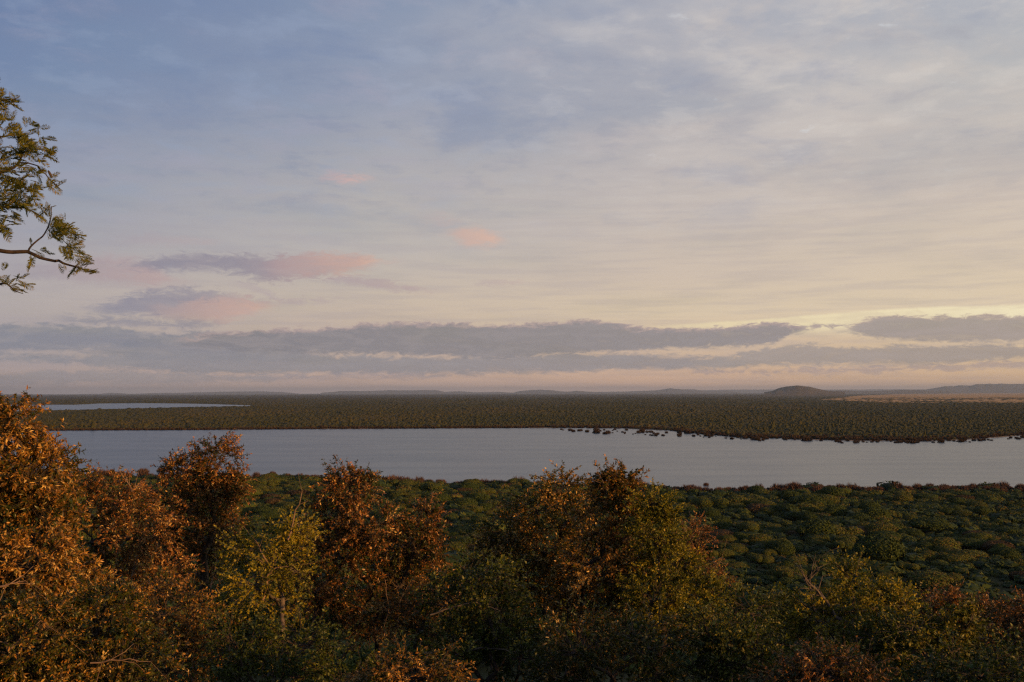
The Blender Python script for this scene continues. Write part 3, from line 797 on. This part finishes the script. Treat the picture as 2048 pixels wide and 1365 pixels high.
def build_tree(name, label, D, base, lobes, leafmat, barkmat='dark_bark', seed=1, deadmat='pale_bark', dens=1.0, leaf=.09, wid=.26, twig=.42, per=13, droop=.35,
               stems=1, group=None, cat='tree', tint=0.0, dead=None, fork=.38, at3=None):
    """lobes: (px, py, rx, ry[, depth offset m]) in photo pixels at distance D; base: (px, depth) of the trunk foot"""
    q_ = np.random.default_rng(seed); per = int(per * 1.75)
    L3 = []
    for l in ([] if at3 else lobes):
        dd = l[4] if len(l) > 4 else 0
        c = at(l[0], l[1], D + dd); k = (D + dd) / F
        sh = lambda v: max(v * k - twig * .26, v * k * .6)
        L3.append((c, np.array([sh(l[2]), sh(max(l[2], l[3]) * .85), sh(l[3])])))
    if at3:      # placed by real coordinates: trunk foot and crown lobes in metres
        gz = float(height(np.array([at3[0]]), np.array([at3[1]]))[0]); B = np.array([at3[0], at3[1], gz - .2])
        L3 = [(B + np.array(l[:3], float), np.array(l[3:6], float)) for l in lobes]
    else:
        bx = at(base, 800, D)[0]; bz = float(height(np.array([bx]), np.array([float(D)]))[0])
        B = np.array([bx, D, bz - .25])
    root = empty(name, tuple(B)); tag(root, label, cat, group)
    T = Tree((0, 0, 0), seed)
    low = min(c[2] - r[2] * .6 for c, r in L3) - B[2]
    cen = np.mean([c for c, r in L3], 0) - B
    anchors = []
    for st_ in range(stems):
        f = np.array([cen[0] * .35 + (q_.normal(0, .5) if stems > 1 else 0), cen[1] * .3 + q_.normal(0, .3), max(.6, cen[2] * fork)])
        anchors.append(T.path(0, f, 6, .06, limb=0))
    for li, (c, r) in enumerate(sorted(L3, key=lambda z: np.linalg.norm(z[0] - B - cen))):
        c = c - B; tgt = c - np.array([0, 0, r[2] * .35])
        cand = [i for i in range(len(T.P)) if T.P[i][2] < tgt[2] - .15 * np.linalg.norm(tgt - T.P[i]) and T.P[i][2] > .3] or anchors
        if stems > 1 and li < stems: j = anchors[li % stems]
        else: j = cand[int(np.argmin([np.linalg.norm(T.P[i] - tgt) + (1.2 if i not in anchors else 0) for i in cand]))]
        e_ = T.path(j, tgt, 8, .13, limb=li + 1, sag=.05)
        lo = len(T.P) - 8
        vol = r[0] * r[1] * r[2]
        n = int(np.clip(100 * dens * vol ** .60 / (twig / .42) ** 1.3, 24, 1100))
        d = unit(q_.normal(0, 1, (n, 3))); rad = q_.uniform(.25, 1.0, (n, 1)) ** .45 * (.92 + q_.normal(0, .06, (n, 1)))
        C = c + d * rad * r
        C = C[np.argsort(np.linalg.norm((C - tgt) / r, axis=1))]
        for p in C:
            j = T.nearest(p - unit(p - tgt) * .25, lo)
            T.tips.append((T.path(j, p, 3, .10), c))
    T.nl = len(L3)
    P = np.array(T.P); par = np.array(T.par); lim = np.array(T.lim)
    w = np.zeros(len(P)); tipi = [t_[0] for t_ in T.tips]; w[tipi] += 1
    for i in range(len(P) - 1, 0, -1): w[par[i]] += w[i]
    rad = np.minimum(.0042 * np.maximum(w, .6) ** .47, .0035 * w.max() ** .47 + .02)
    seg = np.arange(1, len(P)); pa = par[seg]
    h0 = .0; rr_ = rad.copy(); rr_[0] *= 1.35
    # twigs and leaves
    tp = P[tipi]; tcn = np.array([t_[1] for t_ in T.tips]); nt_ = 4
    tp = np.repeat(tp, nt_, 0); tcn = np.repeat(tcn, nt_, 0); n = len(tp)
    out = unit(unit(tp - tcn) * .75 + q_.normal(0, .55, (n, 3)) + np.array([0, 0, .15]))
    tl = twig * .80 * q_.uniform(.6, 1.35, (n, 1))
    e1 = tp + out * tl * .5; e2 = e1 + unit(out + np.array([0, 0, -droop])) * tl * .5
    tlim = np.repeat(lim[tipi], nt_)
    for li in range(T.nl + 1):
        k = seg[lim[seg] == li]
        if not len(k): continue
        thick = rad[k] > .02
        VV, FF, o_ = [], [], 0
        for msk, sd_ in ((thick, 8), (~thick, 4)):
            if msk.any():
                kk = k[msk]; rp = np.minimum(rr_[par[kk]], rr_[kk] * 1.6)
                v, f = tubes(P[par[kk]], P[kk] + unit(P[kk] - P[par[kk]]) * rad[kk][:, None] * .3, rp, rad[kk], sd_); VV.append(v); FF.append(f + o_); o_ += len(v)
        tk = tlim == li
        if tk.any():
            m3 = int(tk.sum())
            for A3, B3, r3, r4 in ((tp[tk], e1[tk], .0045, .0035), (e1[tk], e2[tk], .0035, .0015)):
                v, f = tubes(A3, B3, np.full(m3, r3), np.full(m3, r4), 3)
                f = np.concatenate([f]); VV.append(v); FF.append(f + o_); o_ += len(v)
        mesh_np('trunk' if li == 0 else 'limb', np.concatenate(VV), np.concatenate(FF), M[barkmat], root, smooth=True)
    t_ = q_.uniform(.12, 1.05, (n, per))[:, :, None]
    A_, B_, C_ = tp[:, None], e1[:, None], e2[:, None]
    pos = np.where(t_ < .5, A_ + (B_ - A_) * t_ * 2, B_ + (C_ - B_) * (t_ * 2 - 1)).reshape(-1, 3)
    td = np.repeat(out, per, 0)
    ld = unit(td * .6 + q_.normal(0, .62, (n * per, 3)) + np.array([0, 0, -droop]))
    ll = leaf * .60 * q_.uniform(.55, 1.3, n * per)
    vl, fl = blades(pos, ld, ll, ll * wid * .82 * q_.uniform(.8, 1.25, n * per), q_, simple=D > 13)
    cl = np.repeat(q_.normal(0, .13, n // nt_), nt_ * per)
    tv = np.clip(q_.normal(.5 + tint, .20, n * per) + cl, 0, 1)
    mesh_np('crown', vl, fl, M[leafmat], root, tint=np.repeat(tv, 5))
    if dead:
        for (pts_, r0) in dead:
            dead_branch(root, B, pts_, D, r0, seed, deadmat)
    return n * per

def dead_branch(root, B, pts_, D, r0, seed, deadmat):
    """bare pale branch along photo-pixel points, with fine side twigs"""
    q_ = np.random.default_rng(seed + 5)
    P = np.array([at(x, y, D - .3) for x, y in pts_]) - B
    # resample
    seg_ = []
    rads = np.linspace(r0, r0 * .3, len(P))
    A_, B_, ra, rb = [], [], [], []
    for i in range(len(P) - 1):
        k = 3; prev = P[i]
        for j in range(1, k + 1):
            nx_ = P[i] + (P[i+1] - P[i]) * j / k + (q_.normal(0, .012, 3) * np.linalg.norm(P[i+1]-P[i]) * 3 if j < k else 0)
            t0, t1 = rads[i] + (rads[i+1] - rads[i]) * (j-1) / k, rads[i] + (rads[i+1] - rads[i]) * j / k
            A_.append(prev); B_.append(nx_); ra.append(t0); rb.append(t1)
            if q_.random() < .55:
                d = unit(unit(nx_ - prev) + q_.normal(0, .6, 3)); L = q_.uniform(.15, .5)
                m1 = nx_ + d * L * .6; m2 = m1 + unit(d + q_.normal(0, .4, 3)) * L * .5
                A_ += [nx_, m1]; B_ += [m1, m2]; ra += [t1 * .5, t1 * .35]; rb += [t1 * .35, .0015]
            prev = nx_
    v, f = tubes(np.array(A_), np.array(B_), np.array(ra), np.array(rb), 5)
    mesh_np('dead_branch', v, f, M[deadmat], root, smooth=True)

tot = 0
TR = [
 # nearest, left
 dict(name='tree', label='tall orange-leaved tree at the left edge rising above the horizon', D=11.5, base=-60,
      lobes=[(28,845,48,60),(-60,860,90,90,.5),(58,945,58,66),(-40,1010,110,100),(88,1030,62,60),(60,1120,95,75,-.6),(-60,1180,120,100),(90,960,50,90,.5),(130,1160,75,60,.2)],
      leafmat='orange_leaf', seed=11, dens=2.9, leaf=.098, wid=.19, twig=.34, per=15, droop=.45, tint=.02, cat='tree'),
 dict(name='tree', label='olive and orange tree filling the bottom left corner', D=9.0, base=60,
      lobes=[(40,1280,130,100),(190,1240,110,85,.6),(-80,1300,120,120),(240,1330,110,90,.2),(110,1400,160,100)],
      leafmat='mixed_leaf', seed=12, dens=2.6, leaf=.066, wid=.24, twig=.28, per=15, droop=.4, tint=.10,
      dead=[([(0,1172),(30,1165),(50,1160)], .010), ([(15,1300),(50,1270),(80,1240)], .012), ([(180,1325),(240,1320),(300,1322)], .008)]),
 dict(name='tree', label='rusty brown tree with a thin bare twig on top, between two taller trees at left', D=19, base=240,
      lobes=[(165,970,28,30),(230,990,60,45,.4),(180,1060,70,60),(270,1060,75,60,-.4),(320,1150,70,70),(210,1160,85,70,.3),(260,1010,55,40)],
      leafmat='russet_leaf', seed=13, dens=1.9, leaf=.095, wid=.24, per=14, tint=.14,
      dead=[([(265,985),(258,968),(248,955),(240,938)], .014), ([(262,985),(270,972),(272,955)], .010), ([(262,1180),(262,1155),(268,1130),(275,1110)], .02)]),
 dict(name='tree', label='russet tree with two rounded tops standing against the lake left of centre', D=22, base=395,
      lobes=[(430,915,54,46),(365,945,54,46),(420,960,50,40),(335,990,40,50,.3),(420,990,62,48),(390,1050,75,55,-.4),(450,1060,50,60,.6),(330,1080,50,50),(400,1120,60,40,.8),(470,970,22,28)],
      leafmat='russet_leaf', seed=14, dens=2.0, leaf=.10, wid=.24, per=14, tint=.10, fork=.5,
      dead=[([(420,1175),(432,1120),(428,1090),(440,1060)], .018)]),
 dict(name='tree', label='orange-leaved tree low in front of the russet double-topped tree', D=14, base=330,
      lobes=[(330,1210,75,70),(400,1260,62,60,.5),(260,1250,60,60),(340,1320,110,70),(190,1190,60,50,.8)],
      leafmat='orange_leaf', seed=15, dens=2.4, leaf=.075, wid=.24, per=14, tint=.02),
 dict(name='tree', label='bright yellow-green tree with pale crooked branches left of centre', D=16, base=520,
      lobes=[(540,1105,70,38),(480,1100,35,30,.4),(590,1130,45,42),(510,1160,60,50,-.2),(560,1200,58,50),(470,1200,45,45,.5),(590,1060,22,18)],
      leafmat='yellow_leaf', barkmat='grey_bark', seed=16, dens=1.35, leaf=.075, wid=.30, per=14, droop=.15, tint=.26,
      dead=[([(575,1080),(590,1020),(604,982)], .016), ([(525,1200),(535,1150),(545,1138),(585,1130)], .024), ([(545,1138),(520,1100),(510,1080)], .016)]),
 dict(name='tree', label='large reddish brown tree with dark forked trunks rising to the lake, left of centre', D=19, base=670,
      lobes=[(700,985,62,48),(655,1030,60,48,.4),(740,1050,70,55,-.3),(690,1100,85,55),(855,1045,32,42,.4),(830,1090,60,50),(620,1090,45,50,.5),(780,1110,70,55,.8),(870,1100,28,35),(660,1190,80,45,.3),(740,1230,70,45),(600,1160,50,50,.4),(820,1200,50,40,.3),(695,962,55,26),(800,1160,60,40)],
      leafmat='russet_leaf', seed=17, dens=1.9, leaf=.095, wid=.26, per=14, tint=.04, stems=3, fork=.55,
      dead=[([(790,1290),(795,1230),(800,1200),(815,1170)], .014), ([(840,1280),(830,1220),(850,1180)], .012), ([(770,1270),(775,1200),(770,1160)], .010)]),
 dict(name='tree', label='small twiggy brown tree tucked under the right side of the large reddish tree', D=16.5, base=830,
      lobes=[(840,1215,62,40),(880,1170,35,30,.5),(800,1230,50,50),(870,1260,45,40)],
      leafmat='orange_leaf', seed=18, dens=1.2, leaf=.08, wid=.22, per=11, tint=.05),
 dict(name='tree', label='glossy orange and green tree top at the bottom edge left of centre', D=10.5, base=820,
      lobes=[(830,1345,95,55),(760,1390,70,60,.3),(890,1385,70,55),(820,1420,120,60)],
      leafmat='orange_leaf', seed=19, dens=2.8, leaf=.072, wid=.2, twig=.3, per=15, droop=.5, tint=.02),
 dict(name='tree', label='dark green tree with arching grey branches at the bottom centre', D=14.5, base=950,
      lobes=[(940,1150,70,50),(900,1200,60,50,.5),(980,1230,80,55),(1010,1160,45,45,.6),(930,1290,90,60),(1040,1300,90,60,.3)],
      leafmat='green_leaf', barkmat='dark_bark', deadmat='grey_bark', seed=20, dens=1.9, leaf=.085, wid=.3, per=13, droop=.2,
      dead=[([(860,1230),(900,1215),(950,1205),(1000,1222)], .012), ([(910,1310),(960,1296),(1010,1300),(1060,1330)], .014)]),
 dict(name='tree', label='tall brown and green tree with a rounded top, left half of the big central clump', D=20, base=1100,
      lobes=[(1115,975,48,36),(1075,1010,50,40,.4),(1140,1030,50,45),(1020,1070,60,50,.3),(1090,1090,80,60),(980,1110,45,50,.6),(1060,1160,85,60),(1130,1140,60,60,-.4)],
      leafmat='mixed_leaf', seed=21, dens=2.0, leaf=.10, wid=.26, per=14, tint=.17, stems=2, fork=.5),
 dict(name='tree', label='tall reddish tree with sprigs poking above the shoreline at the middle of the central clump', D=18, base=1200,
      lobes=[(1225,1008,55,38),(1190,1050,55,50,.3),(1255,1060,60,60),(1200,1130,80,65,-.3),(1270,1160,65,60),(1215,966,16,11),(1252,968,16,12),(1180,1210,85,55)],
      leafmat='orange_leaf', seed=22, dens=1.9, leaf=.10, wid=.27, per=14, tint=.03, stems=2, fork=.5,
      dead=[([(1218,985),(1205,962),(1194,938)], .008), ([(1165,1290),(1185,1230),(1200,1170),(1225,1110)], .018)]),
 dict(name='tree', label='yellow-green tree with a pointed side branch on the right of the central clump', D=17, base=1310,
      lobes=[(1300,1005,36,26),(1330,1030,36,24),(1310,1070,60,48),(1340,1130,60,55,.3),(1380,1190,60,55),(1310,1190,70,60,-.4),(1425,1190,35,40)],
      leafmat='yellow_leaf', seed=23, dens=2.3, leaf=.07, wid=.3, per=16, droop=.05, tint=.10, twig=.34),
 dict(name='tree', label='brown thin-leaved tree at the far right of the central clump', D=22, base=1410,
      lobes=[(1390,1075,32,34),(1400,1130,42,40),(1430,1170,34,36),(1365,1110,50,50,.4)],
      leafmat='russet_leaf', seed=24, dens=1.7, leaf=.08, wid=.25, per=12, tint=.10,
      dead=[([(1420,1140),(1440,1125),(1455,1130)], .010)]),
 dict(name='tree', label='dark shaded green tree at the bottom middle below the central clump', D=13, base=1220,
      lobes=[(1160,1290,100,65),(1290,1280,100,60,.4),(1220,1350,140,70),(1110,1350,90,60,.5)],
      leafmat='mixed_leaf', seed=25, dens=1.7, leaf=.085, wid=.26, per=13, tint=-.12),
 dict(name='tree', label='green tree in shadow between the central clump and the gnarled tree', D=14, base=1430,
      lobes=[(1430,1265,85,55),(1500,1215,60,45,.6),(1480,1310,100,60),(1390,1340,90,60)],
      leafmat='green_leaf', seed=26, dens=2.0, leaf=.08, wid=.28, per=14),
 dict(name='tree', label='gnarled grey-branched tree with golden sprigs on the right', D=17, base=1680,
      lobes=[(1697,1156,26,28),(1752,1188,24,22,.3),(1620,1212,50,28),(1560,1224,55,36,.4),(1690,1216,60,32),(1640,1240,70,38,-.3),(1560,1270,70,50),(1760,1232,50,32),(1800,1205,16,16)],
      leafmat='yellow_leaf', barkmat='grey_bark', deadmat='grey_bark', seed=27, dens=1.7, leaf=.075, wid=.34, per=14, droop=.1, tint=.18, fork=.62,
      dead=[([(1710,1285),(1725,1262),(1700,1250),(1670,1235),(1650,1200),(1625,1175),(1605,1150)], .045), ([(1650,1200),(1620,1180),(1610,1160),(1613,1150)], .02),
            ([(1612,1165),(1635,1145),(1630,1125)], .012), ([(1700,1250),(1720,1225),(1760,1215)], .03)]),
 dict(name='tree', label='leafy green tree right of the gnarled grey-branched tree', D=15.5, base=1830,
      lobes=[(1820,1260,60,35),(1760,1280,70,40,.3),(1900,1270,60,35),(1850,1310,100,50),(1940,1245,25,25)],
      leafmat='green_leaf', barkmat='grey_bark', seed=28, dens=2.0, leaf=.085, wid=.34, per=13, tint=.22, droop=.15),
 dict(name='tree', label='russet rounded tree beside the bare twigs near the right edge', D=21, base=1930,
      lobes=[(1890,1204,36,28),(1930,1222,60,32,.3),(1870,1235,60,40),(1960,1240,62,40),(1830,1215,35,28,.6)],
      leafmat='russet_leaf', seed=29, dens=1.8, leaf=.085, wid=.27, per=13, tint=.08,
      dead=[([(1862,1240),(1860,1210),(1868,1180)], .010)]),
 dict(name='tree', label='russet tree cut by the right edge of the view', D=19, base=2060,
      lobes=[(2020,1242,52,34),(2070,1230,60,38),(2040,1280,90,50),(2110,1260,70,60)],
      leafmat='russet_leaf', seed=30, dens=1.8, leaf=.085, wid=.27, per=13, tint=.03),
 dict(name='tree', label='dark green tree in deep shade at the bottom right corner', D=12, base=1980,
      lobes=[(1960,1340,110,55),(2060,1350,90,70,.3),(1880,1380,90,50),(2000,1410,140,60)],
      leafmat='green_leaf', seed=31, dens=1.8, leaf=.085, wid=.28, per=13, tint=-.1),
 dict(name='tree', label='russet tree top at the bottom edge under the gnarled tree', D=10.5, base=1660,
      lobes=[(1650,1335,85,42),(1570,1365,70,48,.3),(1730,1365,70,50),(1650,1400,130,60)],
      leafmat='russet_leaf', seed=32, dens=2.8, leaf=.07, wid=.2, twig=.3, per=15, droop=.5, tint=.04),
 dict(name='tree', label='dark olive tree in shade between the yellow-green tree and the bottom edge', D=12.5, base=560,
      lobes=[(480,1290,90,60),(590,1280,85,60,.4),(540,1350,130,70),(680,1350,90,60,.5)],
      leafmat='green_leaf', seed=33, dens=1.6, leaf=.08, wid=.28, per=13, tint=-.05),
 dict(name='tree', label='small green tree filling the gap behind the dark trunks left of centre', D=24, base=640,
      lobes=[(560,1235,60,45),(640,1210,60,45),(720,1220,70,50),(430,1190,50,45),(470,1240,60,45)],
      leafmat='green_leaf', seed=34, dens=1.3, leaf=.10, wid=.3, per=12),
 dict(name='tree', label='shaded green tree behind the arching grey branches at centre', D=24, base=1000,
      lobes=[(920,1180,60,45),(850,1200,50,45),(1000,1220,80,45),(1100,1230,80,45),(960,1130,40,35)],
      leafmat='green_leaf', seed=35, dens=1.3, leaf=.10, wid=.3, per=12),
 dict(name='tree', label='shaded green tree behind the gnarled tree on the right', D=24, base=1750,
      lobes=[(1540,1240,70,40),(1640,1250,70,40),(1750,1250,70,40),(1860,1265,80,40),(1980,1275,80,40)],
      leafmat='green_leaf', seed=36, dens=1.3, leaf=.10, wid=.3, per=12),
]
for kw in TR:
    tot += build_tree(**kw)
print('leaves', tot)
# unseen trees added on the brow beside and behind the viewpoint to shade the slope
SHADE_TREES = [(24.5, -4.2, 1.0), (7.5, -4.0, .62), (11.5, -5.0, .78), (14.8, -3.6, .5), (29.5, -3.8, .72), (34.5, -4.6, .8), (39.0, -5.0, 1.2), (44.5, -4.0, 1.05), (50.0, -5.0, 1.15)]
before = set(bpy.data.objects)
build_tree('tree', 'bushy green tree added out of view on the hill brow to shade the slope', 20, 0,
           [(0, 0, 2.6, 1.5, 1.4, .9), (.9, .3, 1.9, 1.1, 1.0, .7), (-1.0, -.2, 2.0, 1.1, 1.0, .75), (.1, .1, 3.5, .8, .8, .6)], 'mixed_leaf',
           seed=50, dens=.75, leaf=.12, wid=.3, per=11, group='added shade trees along the brow of the hill', at3=(SHADE_TREES[0][0], SHADE_TREES[0][1]), tint=-.1)
shade_tree0 = [o for o in bpy.data.objects if o not in before and o.parent is None][0]
for bx_, by_, sc_ in SHADE_TREES[1:]:
    o = shade_tree0.copy(); COL.objects.link(o)
    o.location = (bx_, by_, float(height(np.array([bx_]), np.array([by_]))[0]) - .2)
    o.rotation_euler = (0, 0, bx_ * 1.7); o.scale = (sc_, sc_, sc_)
    for ch in shade_tree0.children:
        c_ = ch.copy(); COL.objects.link(c_); c_.parent = o

# ------------------------------------------------------------------ feathery acacia reaching in at the upper left
def acacia():
    D = 9.0; q_ = np.random.default_rng(77)
    bx = at(-330, 600, D)[0]; bz = float(height(np.array([bx]), np.array([D]))[0])
    B = np.array([bx, D, bz - .3]); root = empty('acacia_tree', tuple(B))
    tag(root, 'feathery-leaved acacia reaching in from the left edge against the sky', 'tree')
    W_ = lambda x, y, dd=0: at(x, y, D + dd) - B
    def chain(P, r0, r1, sides=7, wob=.0):
        P = np.array(P); out = [P[0]]
        for i in range(len(P) - 1):
            for j in (1, 2):
                out.append(P[i] + (P[i+1] - P[i]) * j / 2 + (q_.normal(0, wob, 3) if j == 1 else 0))
        out = np.array(out); r = np.linspace(r0, r1, len(out))
        return tubes(out[:-1], out[1:] + unit(out[1:] - out[:-1]) * .004, r[:-1], r[1:], sides)
    tr = [(0, 0, 0), W_(-335, 1100), W_(-320, 850), W_(-325, 650), W_(-310, 480), W_(-290, 300), W_(-300, 150)]
    v, f = chain(tr, .13, .05, 10, .02); mesh_np('trunk', v, f, M['dark_bark'], root, smooth=True)
    def limb(pts_, r0, r1):
        v, f = chain([W_(*p) for p in pts_], r0, r1, 6, .004); mesh_np('limb', v, f, M['dark_bark'], root, smooth=True)
    limb([(-325,600),(-220,540),(-120,505),(-40,498),(0,500),(25,503),(55,502),(80,514),(110,521),(118,520),(135,528),(155,533),(172,541),(192,542)], .028, .005)
    limb([(57,502),(62,492),(75,480),(90,466),(97,452),(103,430),(104,412)], .009, .0035)
    limb([(-300,420),(-200,380),(-100,355),(-30,350),(0,344),(20,338),(38,325),(45,308),(42,290)], .026, .005)
    limb([(40,324),(75,330),(93,348),(108,365),(125,380)], .007, .003)
    limb([(-300,320),(-180,290),(-80,280),(-20,276),(8,272),(28,267)], .022, .004)
    limb([(-325,650),(-200,600),(-100,575),(-30,568),(0,567),(14,566),(30,580),(46,586)], .02, .003)
    limb([(-300,460),(-180,430),(-80,420),(0,412),(50,414),(80,430),(98,412)], .018, .003)
    limb([(-295,250),(-150,220),(-50,205),(0,202),(20,198),(42,197)], .02, .003)
    limb([(-300,500),(-150,470),(-60,462),(0,462),(15,455)], .015, .003)
    # feather leaves: (px, py, angle degrees from +x upward, length px, count, spread)
    fr = []
    def spray(x, y, n, sx, sy, ang, sa=35, L=36):
        for _ in range(n):
            fr.append((q_.normal(x, sx), q_.normal(y, sy), q_.normal(ang, sa), L * q_.uniform(.6, 1.25)))
    spray(-5,185,7,10,6,50); spray(8,205,10,14,8,10); spray(25,200,5,8,3,15,20,26); spray(0,235,8,12,6,20); spray(-10,215,8,14,10,-50)
    spray(25,255,12,12,10,70); spray(55,235,5,4,8,85,12,30); spray(45,270,22,22,12,30); spray(80,255,6,9,5,15,15,28); spray(60,285,16,18,10,10)
    spray(95,272,5,9,4,-8,10,30); spray(30,300,18,18,12,-10); spray(75,305,12,14,8,-20); spray(10,310,16,16,14,20)
    spray(20,345,16,20,12,0); spray(60,335,10,14,8,10); spray(100,306,7,8,6,10); spray(80,350,6,10,8,-40); spray(115,355,9,7,6,20,30,28); spray(112,372,4,4,4,-45,14,28)
    spray(10,385,34,18,18,0); spray(45,375,20,16,10,5); spray(70,372,8,8,5,-5,20,28); spray(35,400,24,20,12,-10); spray(60,410,10,12,6,-25,20); spray(80,428,4,5,4,-30,20,25)
    spray(98,420,4,3,8,-85,12,28); spray(105,412,3,3,3,20,20,18)
    spray(12,445,12,12,8,0); spray(5,460,6,8,6,-50); spray(28,428,8,8,6,-10,20,25)
    spray(110,450,12,9,10,40); spray(120,440,5,6,8,80,12,26); spray(135,452,9,8,7,10); spray(148,470,9,7,8,-10,20); spray(125,465,10,10,7,-20)
    spray(145,492,10,8,8,-30); spray(135,500,6,6,6,-50); spray(160,508,10,7,7,-30,20,28); spray(172,522,7,6,5,20,35,24); spray(180,540,9,7,3,5,18,22); spray(165,535,5,6,4,40,20,18)
    spray(85,500,9,9,4,-15,25,26); spray(62,520,3,2,3,-95,10,34); spray(152,535,5,3,4,-100,14,36); spray(128,532,3,3,3,-60,15,20)
    spray(20,556,6,8,5,40,20,24); spray(35,552,5,6,4,10,20,24); spray(50,568,8,8,5,-20,15,26); spray(35,580,6,8,4,-20,25,20); spray(0,552,6,8,6,-20,25,26); spray(60,480,3,3,3,110,20,16)
    for _ in range(240):   # crown beyond the frame
        fr.append((q_.uniform(-420, -25), q_.uniform(60, 640), q_.uniform(0, 360), 40 * q_.uniform(.6, 1.2)))
    fr = [f_ for f_ in fr if q_.random() < .80]
    fr = np.array(fr); n = len(fr); k = D / F
    dz = q_.normal(0, .10, n)
    P0 = np.array([W_(x, y, d_) for (x, y, _, _), d_ in zip(fr, dz)])
    a_ = np.radians(fr[:, 2]); dep = q_.normal(0, .45, n)
    dr = unit(np.stack([np.cos(a_), dep, np.sin(a_)], -1)); L = fr[:, 3] * k
    P0 = P0 - dr * (L * .5)[:, None]
    tipb = dr * L[:, None] + np.array([0, 0, -1]) * (L * .12)[:, None]
    v, f = tubes(P0, P0 + tipb, np.full(n, .0014), np.full(n, .0008), 3)
    sv, sf = v, np.concatenate([f[:, [0,1,2]], f[:, [0,2,3]]])
    m_ = 14
    u, w = frames(dr); sp = q_.normal(0, .8, (n, 1)); side = u * np.cos(sp) + w * np.sin(sp)
    t_ = (np.arange(m_) + 1) / m_
    pos = P0[:, None] + tipb[:, None] * t_[None, :, None]
    VV = []; DD = []; LL = []
    for sg in (-1, 1):
        d = unit(dr[:, None] * .75 + sg * side[:, None] + q_.normal(0, .12, (n, m_, 3)))
        VV.append(pos.reshape(-1, 3)); DD.append(d.reshape(-1, 3)); LL.append((L[:, None] * (.34 * np.sin(math.pi * (.15 + .78 * t_)))[None]).ravel())
    VV, DD, LL = np.concatenate(VV), np.concatenate(DD), np.concatenate(LL)
    vl, fl = blades(VV, DD, LL, LL * .12, q_, .08)
    mesh_np('foliage', np.concatenate([vl, sv]), np.concatenate([fl, sf + len(vl)]), M['acacia_leaf'], root,
            tint=np.concatenate([np.repeat(np.clip(q_.normal(.5, .2, len(VV)), 0, 1), 5), np.full(len(sv), .9)]))
    # a small dark seed pod hanging in the spray
    v = I2V * np.array([.012, .012, .042]); a2 = .5
    v = np.stack([v[:, 0] * math.cos(a2) + v[:, 2] * math.sin(a2) * -1, v[:, 1], v[:, 2] * math.cos(a2) + v[:, 0] * math.sin(a2)], -1) + W_(101, 347)
    mesh_np('seed_pod', v, I2F, M['dark_bark'], root, smooth=True)
acacia()

# ------------------------------------------------------------------ haze
def haze():
    s, z0, z1 = 76000, -3.0, 420.0
    V = [(x, y, z) for z in (z0, z1) for y in (-s, s) for x in (-s, s)]
    Fc = [(0, 2, 3, 1), (4, 5, 7, 6), (0, 1, 5, 4), (2, 6, 7, 3), (0, 4, 6, 2), (1, 3, 7, 5)]
    m = bpy.data.materials.new('haze'); m.use_nodes = True; t = m.node_tree; t.nodes.clear()
    v = t.nodes.new('ShaderNodeVolumePrincipled'); v.inputs['Density'].default_value = HAZE_DENSITY
    v.inputs['Color'].default_value = (.48, .68, 1.0, 1); v.inputs['Anisotropy'].default_value = .1
    o_ = t.nodes.new('ShaderNodeOutputMaterial'); t.links.new(v.outputs[0], o_.inputs['Volume'])
    tag(mesh_np('haze', V, Fc, m), 'thin blue-grey evening haze over the plain', 'haze', kind='stuff')
haze()
